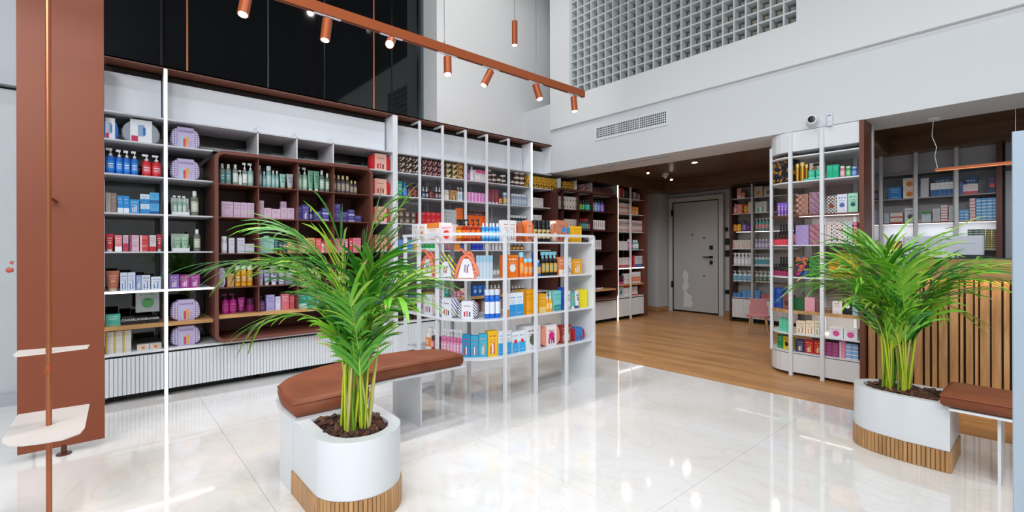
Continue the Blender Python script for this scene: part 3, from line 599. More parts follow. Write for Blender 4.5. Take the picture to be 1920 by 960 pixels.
B('lamp_bar',COPLAMP,g,-.67,.9,-.012,.012,0,.02); B('lamp_strip',LEDC,g,-.665,.9,-.008,.008,-.003,0); MB().tube([(-.655,0,.02),(-.672,0,.13),(-.66,0,.2),(-.69,0,.3),(-.68,0,.448)],.003,5).tube([(-.2,0,.02),(-.2,0,.448)],.0022,5).build('cable',WH,g); MB().lathe([(.0,.43),(.045,.43),(.045,.45)],20).build('canopy',WH,g,(-.68,0,0))
# shelving behind the counter
YK=6.9
g=thing('shelving_unit','white pharmacy shelving behind the counter under the timber recess','shelf')
B('back_panel',mat('#b5b9bf',.5),g,-1.55,1.0,7.14,7.16,0,2.3); B('upper_door',mat('#b4b7bc',.6),g,-1.55,-.385,6.98,7.0,2.06,2.285)
for z in (2.05,1.77,1.49,1.19,.9): B('shelf',mat('#8d8f94',.5) if z!=1.49 else mat('#6b4032',.4),g,-1.55,-.385,YK,7.14,z-.012,z)
B('light_strip',LED,g,-1.5,-.39,6.96,6.966,1.474,1.478); area((-.95,7.0,1.47),(math.radians(25),0,0),1.05,.12,4)
for px in (1653,1718,1794): x,_=ony(px,470,YK); B('post',mat('#c4c8cd',.4),g,x-.016,x+.016,YK-.02,YK,0,2.28); B('divider_panel',mat('#a9abae',.5),g,x-.03,x-.022,YK+.01,7.14,0,2.28)
x,_=ony(1874,470,YK); B('post',mat('#5a3024',.4),g,x-.022,x+.022,YK-.02,7.14,0,2.33)
B('side_door',mat('#9aa3ab',.3),g,-.33,.6,6.96,6.98,.0,1.99); B('side_door',mat('#9aa3ab',.3),g,-.33,.6,6.96,6.98,2.03,2.3); B('door_lining',mat('#5a3024',.4),g,-.33,.6,6.93,6.97,1.995,2.02)
# shelf unit right of the door
YS=7.92
g=thing('shelving_unit','tall dark-sided shelving right of the grey door with lit middle','shelf')
B('end_panel',mat('#46261e',.5),g,-3.57,-3.53,YS,8.18,0,2.255); B('back_panel',mat('#a8a39e',.5),g,-3.53,-2.55,8.16,8.18,0,2.25); B('header',mat('#30221c',.6),g,-3.53,-2.55,YS,8.16,2.235,2.255)
FZ=[2.03,1.78,1.49,1.20,.93,.66,.40]
for z in FZ: B('shelf',SHELFG if z not in (1.49,.66) else mat('#6b4032',.4),g,-3.53,-2.55,YS+.01,8.16,z-.01,z)
for z in (1.475,.645): B('light_strip',LED,g,-3.5,-2.6,YS+.1,YS+.11,z,z+.004)
B('post',mat('#b9bcc0',.4),g,-3.215,-3.19,YS-.02,YS+.005,0,2.25); B('divider_panel',mat('#8f8d8c',.5),g,-3.21,-3.20,YS,8.16,.4,2.24)
m=MB(); n=36; p=[(-2.55,YS+.03),(-3.53,YS+.03)]
for k in range(n): xx=-3.53+.98*k/n; p+=[(xx,YS+.012),(xx+.98/n*.15,YS),(xx+.98/n*.85,YS)]
p.append((-2.55,YS+.012)); m.prism(ccw(p),.07,.375).build('fluted_front',WMET,g); B('plinth',BLACK,g,-3.53,-2.55,YS+.05,8.1,0,.07)
# child's chair
g=thing('child_chair','small pink animal-shaped child chair with wooden legs','chair',(-2.76,7.02,0),.35)
PK=mat('#c98a90',.5)
MB().prism(ccw(arc(0,0,.15,.14,0,360,17)[:-1]),.235,.26).build('seat',PK,g)
bk=[(-.12,.26),(.12,.26),(.125,.36),(.10,.42),(.13,.50),(.06,.47),(0,.48),(-.06,.47),(-.13,.50),(-.10,.42),(-.125,.36)]
m=MB(); v=[(a,.10,b) for a,b in bk]+[(a,.125,b) for a,b in bk]; n=len(bk); m.add(v,[tuple(range(n)),tuple(range(2*n-1,n-1,-1))]+[(k,n+k,n+(k+1)%n,(k+1)%n) for k in range(n)]); m.build('backrest',PK,g)
for sx in (-1,1):
    for sy in (-1,1): MB().tube([(sx*.09,sy*.08,.24),(sx*.13,sy*.12,.006)],[.016,.011],8).build('leg',OAKSH,g)
# near white display panel at the right edge
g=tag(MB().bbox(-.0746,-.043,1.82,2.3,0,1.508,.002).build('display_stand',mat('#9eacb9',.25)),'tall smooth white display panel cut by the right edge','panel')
# ------------------------------------------------------------ products
NAMES={'box':('carton','box'),'pump':('pump_bottle','bottle'),'bottle':('bottle','bottle'),'tube':('squeeze_tube','tube'),'jar':('jar','jar'),'can':('spray_can','can'),'trig':('trigger_bottle','bottle'),'pol':('nail_polish_bottle','bottle'),'drop':('dropper_bottle','bottle'),'pouch':('gift_pouch','bag'),'roll':('wipe_canister','canister')}
PC={}
def prints(w,d,h,c,style,seed):
    rr=random.Random(seed); m=MB(); y=-.0007; q=lambda x0,x1,z0,z1,mi=0: m.add([(x0,y,z0),(x1,y,z0),(x1,y,z1),(x0,y,z1)],[(0,1,2,3)],mi)
    def words(z,s,ww,mi=0):
        x=-ww/2
        while x<ww/2-s*.3:
            l=min(rr.uniform(.6,1.6)*s*1.2,ww/2-x); q(x,x+l,z,z+s*.55,mi); x+=l+s*.5
    if style in 'bB': q(-w/2+.0006,w/2-.0006,.001,h*(.3 if style=='b' else .5))
    if style=='h': q(-w/2+.0006,w/2-.0006,h*.72,h-.001)
    if style=='s': q(-w/2+.001,-w/2+w*.22,.001,h-.001)
    if style=='c':
        n=12; r=min(w,h)*.27; cz=h*.42; m.add([(r*math.cos(6.283*k/n),y,cz+r*math.sin(6.283*k/n)) for k in range(n)],[tuple(range(n))],0)
    if style=='p':   # product picture: little tubes
        for k,cc in enumerate((0,1,0)): q(-w*.25+k*w*.18,-w*.25+k*w*.18+w*.11,h*.1,h*(.42+.06*k),cc)
    if style!='n':
        words(h*.78,min(h*.09,w*.2),w*.7,0 if style not in 'h' else 1); words(h*.64,min(h*.045,w*.12),w*.55); words(h*.56,min(h*.045,w*.1),w*.6)
        if style in 'tsph': words(h*.12,min(h*.05,w*.1),w*.5)
        if style in 'bB': words(h*.12,min(h*.06,w*.15),w*.6,1)
    return m
def proto(kind,w,d,h,c1,c2,c3,style):
    k=(kind,round(w,3),round(d,3),round(h,3),c1,c2,c3,style)
    if k in PC: return PC[k]
    r=w/2; L=[]; seed=hash(style)%97+int(w*1e4)
    sg=12
    if kind=='box':
        L.append(('body',MB().box(-r,r,0,d,0,h).mesh('body',c1),None)); L.append(('print',prints(w,d,h,c2,style,int(w*9999+h*777)).mesh('print',[c2,c3]),None))
    elif kind=='roll':
        L.append(('body',MB().tube([(0,.002,r),(0,.09,r)],r,14).mesh('body',c1),None)); L.append(('lid',MB().tube([(0,0,r),(0,.002,r)],r*.55,12).mesh('lid',c2),None)); L.append(('lid_tab',MB().tube([(0,-.002,r),(0,0,r)],r*.25,8).mesh('lid_tab',c3),None))
    elif kind in('pump','bottle','can','trig','drop','pol','jar'):
        hb={'pump':.72,'bottle':.8,'can':.8,'trig':.72,'drop':.62,'pol':.42,'jar':.6}[kind]*h; rn=r*{'pump':.4,'bottle':.5,'can':.8,'trig':.4,'drop':.45,'pol':.6,'jar':.96}[kind]
        m=MB(); m.lathe([(0,0),(r*.92,0),(r,h*.02),(r,hb*.88),(r*.82,hb*.95),(rn,hb)],sg,cy=r); L.append(('body',m.mesh('body',c1),None))
        if c3 and kind not in('pol','jar'):
            m=MB(); a=[math.radians(-90-62+124*i/8) for i in range(9)]; R=r+.0006
            for z0,z1,mi in ((hb*.2,hb*.72,0),):
                v=[(R*math.cos(t),r+R*math.sin(t),z0) for t in a]+[(R*math.cos(t),r+R*math.sin(t),z1) for t in a]; m.add(v,[(i,i+1,10+i,9+i) for i in range(8)],0,True)
            R+=.0006
            for z,zz in ((.52,.06),(.42,.03),(.34,.03)):
                b_=[math.radians(-90-34+68*i/3) for i in range(4)]; z0=hb*z; z1=hb*(z+zz); v=[(R*math.cos(t),r+R*math.sin(t),z0) for t in b_]+[(R*math.cos(t),r+R*math.sin(t),z1) for t in b_]; m.add(v,[(i,i+1,5+i,4+i) for i in range(3)],1,True)
            L.append(('product_label',m.mesh('product_label',[c3,c2 if c2!=c3 else '#444444']),None))
        m=MB()
        if kind=='pump':
            m.lathe([(rn,hb),(rn*1.05,hb+h*.08),(rn*.4,hb+h*.08),(rn*.4,h*.91)],10,cy=r); m.box(-r*.95,r*.35,r-rn*.5,r+rn*.5,h*.91,h)
            nm='pump'
        elif kind=='trig':
            m.lathe([(rn,hb),(rn*1.05,hb+h*.08)],10,cy=r); m.box(-r*.9,r*.7,r-rn*.7,r+rn*.7,h*.86,h); m.box(-r*.5,-r*.3,r-rn*.3,r+rn*.3,h*.76,h*.86); m.box(-rn*.5,rn*.6,r-rn*.5,r+rn*.5,hb,h*.87); nm='trigger'
        elif kind=='drop': m.lathe([(rn*1.1,hb),(rn*1.1,h*.76),(rn*.55,h*.77),(rn*.6,h*.95),(rn*.3,h)],10,cy=r); nm='dropper'
        elif kind=='pol': m.lathe([(rn*.95,hb),(rn*.8,h*.98),(rn*.6,h)],10,cy=r); nm='cap'
        elif kind=='jar': m.lathe([(r*1.0,hb),(r*1.0,h*.97),(r*.93,h)],14,cy=r); nm='lid'
        elif kind=='can': m.lathe([(r*.93,hb),(r*.93,h*.96),(r*.8,h)],12,cy=r); nm='cap'
        else: m.lathe([(rn*1.08,hb),(rn*1.0,h)],10,cy=r); nm='cap'
        L.append((nm,m.mesh(nm,c2),None))
    elif kind=='tube':
        rings=[]; 
        for s in (0,.3,.6,.85,1): 
            a=r*(.78+.22*s); b=r*.6*(1-s)+.0012; z=h*(.14+.83*s); rings.append([(a*math.cos(6.283*i/12),r*.6+b*math.sin(6.283*i/12),z) for i in range(12)])
        m=MB(); m.loft(rings,0,True,True); m.box(-r,r,r*.6-.001,r*.6+.001,h*.97,h); L.append(('body',m.mesh('body',c1),None))
        m=MB(); m.lathe([(0,0),(r*.62,0),(r*.66,h*.14)],12,cy=r*.6,sy=.8); L.append(('cap',m.mesh('cap',c2),None))
        if c3: 
            m=MB(); 
            for z,zz,ww in ((.72,.05,.6),(.6,.03,.5),(.52,.03,.55),(.3,.1,.3)): m.add([(-r*ww,-.0006+r*.06*(1-z),h*z),(r*ww,-.0006+r*.06*(1-z),h*z),(r*ww,.0+r*.1*z,h*(z+zz)),(-r*ww,.0+r*.1*z,h*(z+zz))],[(0,1,2,3)])
            m2=MB(); 
            for z,zz,ww in ((.72,.05,.6),(.6,.03,.5),(.45,.08,.35)): yy=lambda q:r*.6-(r*.6*(1-(q-.14)/.83)+.0012)-.001; m2.add([(-r*ww,yy(z),h*z),(r*ww,yy(z),h*z),(r*ww,yy(z+zz),h*(z+zz)),(-r*ww,yy(z+zz),h*(z+zz))],[(0,1,2,3)])
            L.append(('print',m2.mesh('print',c3),None))
    elif kind=='pouch':
        def outl(s,y,top):
            p=[]; n=36; W=r*s; Hh=h/2*s
            for i in range(n):
                t=2*math.pi*i/n; c,sn=math.cos(t),math.sin(t); e=.55
                x=W*abs(c)**e*(1 if c>=0 else -1); z=Hh*abs(sn)**e*(1 if sn>=0 else -1); x*=1+.06*(-z/Hh) if style!='D' else (1-.35*max(0,z/Hh)**1.5); p.append((x,y,h/2+z))
            return p
        m=MB(); m.loft([outl(.93,0,0),outl(.985,d*.15,0),outl(1,d*.5,0),outl(.985,d*.85,0),outl(.93,d,0)],0,True,True); L.append(('pouch_body',m.mesh('pouch_body',c1),None))
        a=r*.56; m=MB(); m.box(-a,a,-.003,d+.003,.001,h*1.02)
        L.append(('card_sleeve',m.mesh('card_sleeve',c2),None))
        m=MB(); y=-.0038; q=lambda x0,x1,z0,z1,mi,tp=0: m.add([(x0+tp,y,z0),(x1-tp,y,z0),(x1,y,z1),(x0,y,z1)],[(0,1,2,3)],mi)
        if style=='G': 
            for k,(xx,hh,mi) in enumerate(((-.62,.62,0),(-.32,.46,1),(.02,.55,2),(.42,.40,3))): q(a*xx,a*(xx+.34),h*.05,h*hh,mi,a*.05)
            ms=['#a8cfd0','#d9446c','#e8a93a','#b9a9d6']
        elif style=='D': q(-a*.3,a*.3,h*.3,h*.8,0); q(-a*.9,-a*.3,h*.06,h*.3,1); q(a*.15,a*.4,h*.35,h*.7,2); ms=['#8fb0d8','#d02a5a','#2f6fc0','#ffffff']
        else:
            for k in range(3): q(a*(-.6+.45*k),a*(-.6+.45*k+.24),h*.12,h*(.4+.05*(k%2)),k)
            q(-a*.6,a*.6,h*.72,h*.76,3); ms=['#a02030','#cf5560','#30303a','#a06a5a']
        L.append(('picture_print',m.mesh('picture_print',ms),None))
        if style=='G': L.append(('lettering',text_mesh('CAUDALIE',h*.13,'#4b3f66',0,h*.78,-.0042),None))
        m=MB(); m.box(-a*.6,a*.6,d*.45,d*.55,h*1.0,h*1.04); L.append(('carry_loop',m.mesh('carry_loop',mat('#8a8690',.4)),None)); m=MB(); m.tube([(-r*.98,d/2,h*.6),(-r*1.03,d/2,h*.5)],.005,6); L.append(('zip_pull',m.mesh('zip_pull',mat('#3a3a40',.4)),None))
    PC[k]=L; return L
REG=[]
BOXN=[('medicine','medicine_box'),('hair-colour','hair_color_box'),('palette','makeup_palette'),('jewelry','jewelry_box'),('gift','gift_box'),('cream box','cream_box'),('hygiene','hygiene_box'),('tampon','hygiene_box'),('wipes','wipes_pack'),('carton','carton'),('box','product_box')]
def item(kind,x,y,z,rz,w,d,h,c1,c2,c3,style,desc,phrase,col,lay,nlay,name=None,cat=None):
    nm,ct=NAMES[kind]; nm=next((v for k_,v in BOXN if kind=='box' and k_ in desc),nm); e=link(name or nm,None,None,(x,y,z),rz); e['category']=cat or ct
    for n_,me,_ in proto(kind,w,d,h,c1,c2,c3,style): link(n_,me,e)
    REG.append((e,desc,phrase,col,lay,nlay)); return e
PT={}
rj=random.Random(99)
def row(path,z,phrase,items):
    for it in items:
        px0,px1,yt,n,k,kind,c1,c2,c3,desc=it[:10]; style=it[10] if len(it)>10 else 't'; back=it[11] if len(it)>11 else 0
        mid=(px0+px1)/2; hx,hy=hit(mid,path); dep=-SY*hx+CYW*hy; d_=ray(mid,yt); t=(hx*d_[0]+hy*d_[1])/(d_[0]**2+d_[1]**2); hh=H+d_[2]*t-z
        hh=max(.02,hh)/k
        for i in range(n):
            a=hit(px0+(px1-px0)*i/n,path); b=hit(px0+(px1-px0)*(i+1)/n,path); cx,cy=(a[0]+b[0])/2,(a[1]+b[1])/2
            w=math.hypot(b[0]-a[0],b[1]-a[1])*.95; ang=math.atan2(b[1]-a[1],b[0]-a[0])
            dd={'box':min(max(w*.8,.03),.12),'pouch':min(.08,w*.45)}.get(kind,w)
            bk=(-math.sin(ang)*back,math.cos(ang)*back)
            for l in range(k):
                j=0 if kind in('roll',) else rj.uniform(-.03,.03)
                item(kind,cx+bk[0],cy+bk[1],z+l*hh,ang+j,w,dd,hh*(.992 if k>1 else 1),c1,c2,c3,style,desc,phrase,mid+i*.01+(b[1]*0) if False else px0+(px1-px0)*(i+.5)/n,l,k)
ORD='first second third fourth fifth sixth seventh eighth ninth tenth eleventh twelfth thirteenth fourteenth fifteenth sixteenth seventeenth eighteenth nineteenth twentieth'.split()+['number %d'%i for i in range(21,60)]
def finish_labels():
    G={}
    for r in REG: G.setdefault((r[1],r[2]),[]).append(r)
    for (desc,ph),L in G.items():
        cols=sorted({round(r[3],2) for r in L})
        for e,_,_,c,l,nl in L:
            ci=cols.index(round(c,2)); 
            if len(L)==1: lb=f'{desc} on {ph}'
            elif nl==1: lb=f'{ORD[ci]} {desc} from left, {ph}'
            else:
                lay={0:'bottom'}.get(l,'top' if l==nl-1 else ('middle' if nl==3 else ORD[l]+' up'))
                lb=f'{desc}, {lay} of {ORD[ci]} column, {ph}' if len(cols)>1 else f'{desc}, {lay} of its stack, {ph}'
            e['label']=lb
            if len(L)>1: e['group']=f'{desc} row, {ph}'
LP=[(-4.86,-.2),(-4.86,8)]; CP=[(-4.80,.5),(-4.80,7)]
GG=pat('gingham','#e4dff0','#b9add2','#7d6aa6',s=55)
V='#f2f2f4'; K='#15161a'
# A: end bay
P=LP
row(P,ZS[1],'top shelf of white end bay',[(190,224,222,1,1,'pouch','#2166b8','#e6ecf6',V,'dark blue half-round gift bag','D'),(226,303,226,1,1,'pouch','#9aa0a8','#eef1f6',V,'grey half-round gift bag with white card','D')])
row(P,ZS[2],'second shelf of end bay',[(198,217,277,1,1,'pump','#1f6fd0',V,'#2f86e2','big blue bottle with round white cap'),(217,260,282,3,1,'pump','#1f6fd0',V,'#3b92ea','blue pump bottle'),(266,304,290,2,1,'pump','#d4252e',V,'#e85058','red pump bottle')])
row(P,ZS[3],'third shelf of end bay',[(198,208,361,1,1,'box','#b5aaa3','#8a7f78',V,'greige tall box'),(208,219,362,1,1,'box','#8f7a74','#cfc4be',V,'taupe tall box'),(220,243,367,2,1,'box','#2f8fd8','#e8f4fc',V,'bright blue slim box','b'),(243,262,374,1,1,'box','#2a9bdc','#f6e9f0',V,'blue box with bottle picture','p'),(263,281,364,1,2,'box','#dbeaf6','#2f8fd8',V,'white and blue box','B'),(281,299,361,1,2,'box','#5bb2e6','#1f5fa8',V,'sky blue box','b')])
row(P,ZS[4],'fourth shelf of end bay',[(197,214,438,1,1,'tube','#cf3a45','#e8e6e8','#f0d0d0','red squeeze tube'),(215,229,441,1,1,'box','#e88a90','#ffffff',V,'coral and white carton','b'),(230,241,441,1,1,'box','#d9b9cf','#c83a5a',V,'pale pink slim carton','B'),(243,261,441,1,2,'box','#e6c3d4','#a04a70',V,'pink cream box','s'),(262,279,441,1,2,'box','#d8404c','#f4e4e6',V,'red cream box','s'),(280,293,441,1,1,'box','#dadadd','#d0202c',V,'white carton with red foot','b'),(294,304,439,1,1,'tube','#cf2f3b','#e8e6e8','#f0d0d0','small red squeeze tube')])
row(P,ZS[5],'lit fifth shelf of end bay',[(198,225,508,1,1,'tube','#b06a50','#d8c9a8','#e0a080','terracotta brown squeeze tube'),(225,254,511,2,1,'box','#d5dcec','#4a6ab8',V,'tall white and blue carton','p'),(255,265,516,1,1,'box','#8fa3d0','#f0f2fa',V,'small blue carton','p'),(265,282,516,1,1,'box','#d9deea','#4a62a8',V,'white carton with tube picture','p'),(283,302,519,1,1,'box','#e4e9f2','#2f7fd0',V,'low white and blue carton','p')])
row(P,ZS[6],'wooden shelf of end bay',[(197,226,590,1,1,'box','#4fae9c','#e8f4f0','#f08a2a','teal green box'),(228,252,594,1,1,'box','#1b1d22','#d0d4da',V,'leftmost black caviar box','n'),(252,275,595,1,1,'box','#1b1d22','#d0d4da',V,'middle black caviar box','n'),(275,298,595,1,1,'box','#1b1d22','#d0d4da',V,'rightmost black caviar box','n')])
for px in (240,263.5,286.5):
    hx,hy=hit(px,P); e=[r[0] for r in REG if abs(r[3]-px)<1.5 and 'caviar' in r[1]][0]; link('lettering',text_mesh('CAVIAR',.024,'#d0d4da',0,.03,-.0012,.0004),e)
hx,hy=hit(278,P); e=item('box',-4.93,hy,ZS[6]+.085,math.pi/2,.155,.07,.18,'#a9aeb0','#4f9a5a',K,'c','grey gift box with green leaf print','wooden shelf of end bay',278,0,1)
row(P,ZS[7],'lowest shelf of end bay',[(197,246,621,3,1,'box','#d6d4d2','#d8b83a',V,'tall white carton with yellow slot','s'),(256,303,645,2,1,'box','#dad6d2','#f0802a',V,'small white box with orange sticker','c')])
# B
for z,yt,s in ((ZS[1],240,'top shelf'),(ZS[2],299,'second shelf'),(ZS[6],563,'wooden shelf'),(ZS[7],612,'lowest shelf')):
    row(P,z,f'{s} left of brown cabinet',[(319,377,yt,1,1,'pouch',GG,'#c3b6dd',V,'lilac gingham pouch with card sleeve','G')])
row(P,ZS[3],'third shelf left of brown cabinet',[(324,351,367,3,1,'pump','#8fb5a4','#dfe6e2','#b9d4c8','sage green bottle in tray'),(358,374,358,1,1,'bottle','~a9b3a0',V,'#c4ccb9','tall clear bottle with white cap')])
row(P,ZS[4],'fourth shelf left of brown cabinet',[(326,354,444,2,1,'tube','#a8cdb0','#e8efe8','#6f9a7a','pale green tube in tray'),(363,377,430,1,1,'bottle','~a9b3a0',V,'#c4ccb9','tall clear bottle with white cap')])
for z in (ZS[3],ZS[4]):
    a=hit(322,P); b=hit(355,P); g=tag(link('counter_tray',None,None,(-4.845,(a[1]+b[1])/2,z),math.pi/2),'white card display tray on %s shelf left of brown cabinet'%('third' if z==ZS[3] else 'fourth'),'tray'); L=(b[1]-a[1])/2
    B('tray_front',WH,g,-L,L,-.004,-.002,0,.028); B('tray_back',mat('#c9d6cf'),g,-L,L,.062,.064,0,.15); B('tray_side',WH,g,-L,-L+.002,-.002,.062,0,.05); B('tray_side',WH,g,L-.002,L,-.002,.062,0,.05)
row(P,ZS[5],'lit shelf left of brown cabinet',[(317,336,515,1,1,'box','#8a63b4','#e6dcf0',V,'violet carton with tube picture','p'),(337,375,515,2,1,'box','#a0308c','#e9c4e4',V,'magenta carton with jar picture','p')])
# C: brown cabinet
C1,C2,C3,C4=[f'column {n} of brown cabinet' for n in ('one','two','three','four')]
P=CP; z=1.775
T='top row, '
row(P,z,'top row of brown cabinet',[(412,435,307,2,1,'bottle','~b5ccc8','#c8d4d2','#4f8a8c','clear bottle with teal band'),(437,448,308,1,1,'bottle','~b9cfc6','#d4dcd8','#d9e3df','clear bottle with orange dot'),(448,455,319,1,1,'pump','#c6d8d0',V,'#e6eeea','small pale pump bottle'),(455,465,305,1,1,'pump','~b9cfc6',V,'#dbe6e0','tall clear pump bottle'),(465,477,306,1,1,'pump','#88b0a8','#e0e8e4','#a9c9c0','green-grey pump bottle'),
 (484,492,310,1,1,'bottle','#5f8f95','#d0dada','#8fb3b6','slate teal bottle'),(493,500,321,1,1,'bottle','#6fa0a2','#d0dada','#8fb3b6','short teal bottle'),(500,510,311,1,1,'can','#7fb0ac','#d0dada','#a9cac6','teal spray bottle'),(510,524,320,2,1,'bottle','#79a9a8','#d0dada','#9cc0be','small teal bottle'),(525,537,326,1,1,'tube','#8fc2b4','#b58a52','#4f7f74','mint tube with wooden cap'),(538,552,326,1,1,'tube','#a9b4b8','#b58a52','#6b7478','grey tube with wooden cap'),
 (556,568,312,1,1,'pump','#8fb8a4','#e4ece8','#b3d0c0','sage pump bottle'),(568,578,314,1,1,'pump','#8ab59d','#e4ece8','#b3d0c0','sage pump bottle'),(578,600,320,2,1,'tube','#6fa58a','#dfe8e2','#3f7a5c','green squeeze tube'),(600,610,319,1,1,'bottle','~8fae9c','#dfe8e2','#a8c4b4','clear green bottle'),(611,619,325,1,1,'bottle','~8fae9c','#dfe8e2','#a8c4b4','small clear green bottle'),
 (624,657,329,4,1,'bottle','~6f6a66','#d8c088','#8a827c','dark clear mist bottle with gold cap'),(657,671,339,2,1,'bottle','~6f6a66','#d8c088','#8a827c','small mist bottle with gold cap')])
z=1.488
row(P,z,'second row of brown cabinet',[(415,438,378,1,1,'box','#c9adc6','#8d6f92',V,'wide lilac carton'),(438,477,380,3,1,'box','#cdb3ca','#8d6f92',V,'slim lilac carton'),(484,495,376,1,1,'box','#cbb0c6','#8d6f92',V,'tall lilac carton'),(495,509,390,1,1,'box','#d4bace','#8d6f92',V,'low lilac box'),(509,526,392,1,1,'box','#d4bace','#8d6f92',V,'low lilac box'),(526,552,390,2,1,'box','#cfb4c9','#8d6f92',V,'square lilac box'),(530,541,377,1,1,'box','#c4a8c2','#8d6f92',V,'tall lilac box behind','t',.06),
 (558,566,386,1,1,'box','#453f86','#b8b4dc',V,'narrow indigo box'),(566,580,384,1,1,'box','#453f86','#b8b4dc',V,'indigo carton','p'),(581,587,386,1,1,'drop','#1b1b24','#c8b890','#7a78a8','dark serum bottle'),(588,603,396,1,1,'box','#453f86','#b8b4dc',V,'low indigo box'),(604,617,390,1,2,'box','#4a4590','#b8b4dc',V,'small indigo box','b'),
 (626,639,382,1,2,'box','#4a4590','#b8b4dc',V,'square indigo box'),(640,653,397,1,1,'box','#453f86','#b8b4dc',V,'low square indigo box'),(653,665,393,1,2,'box','#443f80','#b8b4dc',V,'little indigo cream box','b'),(665,678,404,1,1,'box','#3f3a78','#b8b4dc',V,'lowest indigo box at right')])
z=1.172
row(P,z,'third row of brown cabinet',[(415,427,443,1,1,'can','#cdd0da',V,'#e9ebf0','white spray can'),(429,440,446,1,1,'box','#d5d3e0','#8a86a4',V,'white-lilac carton'),(445,459,446,1,1,'box','#cfcde0','#8a86a4',V,'pale lilac carton'),(459,477,457,1,1,'box','#cfcde0','#8a86a4',V,'low pale lilac box'),
 (484,495,447,1,1,'box','#9cc4b4','#5f8f80',V,'mint carton'),(495,505,442,1,1,'box','#8fbcae','#5f8f80',V,'tall mint carton'),(505,514,447,1,1,'box','#9cc9b6','#5f8f80',V,'light mint carton'),(514,523,446,1,1,'tube','#1f5a68','#b5854f','#7fb0b8','deep teal tube'),(523,538,454,2,1,'tube','#1f5a68','#b5854f','#7fb0b8','short deep teal tube'),(539,556,457,1,1,'box','#cba97c','#8a6a40',V,'kraft paper box'),
 (558,568,446,1,1,'box','#d9b48a','#a07850',V,'beige carton'),(568,578,447,1,1,'box','#e0c09a','#a07850',V,'beige carton'),(578,591,446,1,1,'box','#cf9f6c','#8a6038',V,'tan carton'),(592,603,447,1,1,'box','#e0605c','#f4d0cc',V,'coral red carton'),(603,609,452,1,1,'bottle','#e8e0e4','#c04a60','#f0c0c8','tiny white bottle'),(609,622,449,1,1,'box','#e4807c','#f8dcd8',V,'salmon box'),
 (626,640,447,2,1,'box','#e58aa8','#b04a70',V,'pink carton'),(640,654,448,2,1,'tube','#e0719a','#f0c8d8','#fbe4ee','pink squeeze tube'),(655,662,446,1,1,'tube','#d8383c','#f0c8d8','#fbe4ee','red squeeze tube'),(662,677,446,1,1,'box','#e88a9c','#c04a64',V,'wide pink box')])
z=.875
row(P,z,'fourth row of brown cabinet',[(408,423,503,1,1,'pouch',GG,'#b7aed2',V,'small gingham pouch','x'),(426,439,513,1,1,'box','#c79a62','#8a6030',V,'ochre paper carton'),(441,475,498,3,1,'can','#e2aa1e','#e8e6e0','#c88a10','golden yellow spray bottle'),
 (484,495,506,1,1,'tube','#c2bbe0','#e8e4f2','#7a70a8','lilac tube'),(495,507,506,1,1,'tube','#b8b0d8','#e8e4f2','#7a70a8','lilac tube'),(507,522,498,1,1,'tube','#bdb4dc','#e8e4f2','#7a70a8','wide lilac tube'),(523,535,495,1,1,'pump','#bcb4dc','#e8e4f2','#d8d2ee','lilac pump bottle'),(536,553,506,1,1,'jar','#b9b0da','#d4cdea',V,'lilac tub'),
 (560,572,503,2,1,'drop','#b08a40','#d8c890','#e8dcb0','gold serum bottle'),(576,600,502,3,1,'drop','~c07a28','#d8c890','#e8dcb0','amber oil bottle'),(626,660,505,4,1,'drop','~b0803a','#e0d4b0','#ecdcc0','amber dropper bottle')])
z=.635
row(P,z,'bottom wooden row of brown cabinet',[(416,445,551,2,1,'pump','#a01878','#5a1040','#b8408f','magenta pump bottle'),(446,460,558,1,1,'tube','#8a1868','#5a1040','#c060a0','magenta squeeze tube'),(462,479,560,1,1,'jar','#7a1858','#4a0c38',V,'magenta tub'),(484,498,556,1,1,'pump','#6a3a7c','#3a1c48','#8a5a9c','purple bottle'),(499,515,553,1,1,'box','#a79fd4','#6a60a0',V,'lavender box'),(516,526,556,1,1,'box','#d6d4e8','#8a84b4',V,'white-lavender carton'),(527,542,551,1,1,'box','#d0707c','#f4d4d8',V,'rose box'),(543,552,554,1,1,'box','#c8505c','#f4d4d8',V,'dark rose box'),
 (558,576,549,1,1,'box','#1fa08c','#bfe8e0',V,'emerald box','b'),(576,592,552,1,1,'box','#2fae90','#d0f0e4',V,'light emerald box'),(593,612,556,2,1,'tube','#8ac8a8','#e8f4ee','#4a8a68','mint tube'),(614,645,553,3,1,'tube','#d8b08a','#f0e4d8','#a07a50','beige tube'),(648,672,556,2,1,'box','#c07a50','#f0dcc8',V,'rust carton')])
# D: red bags
P=LP
for z,yt,s in ((ZS[1],289,'top'),(ZS[2],336,'second'),(ZS[3],388,'third'),(ZS[4],441,'fourth')):
    row(P,z,f'{s} shelf of narrow bay',[(693,734,yt,1,1,'pouch','#c41c26','#e8b5a4',V,'red pouch with salmon card sleeve','x')])
row(P,ZS[5],'fifth shelf of narrow bay',[(700,733,494,1,1,'pouch',pat('swirl','#c8c4c8','#7a7078','#e8e4e6',s=9),'#d4cfd2',V,'marbled grey pouch','x')])
row(P,ZS[6],'sixth shelf of narrow bay',[(700,733,552,1,1,'pouch',pat('blob','#2f62b0','#d04050','#e8e4ea','#3fa0c8',s=60),'#3f72b8',V,'bright patterned blue pouch','x')])
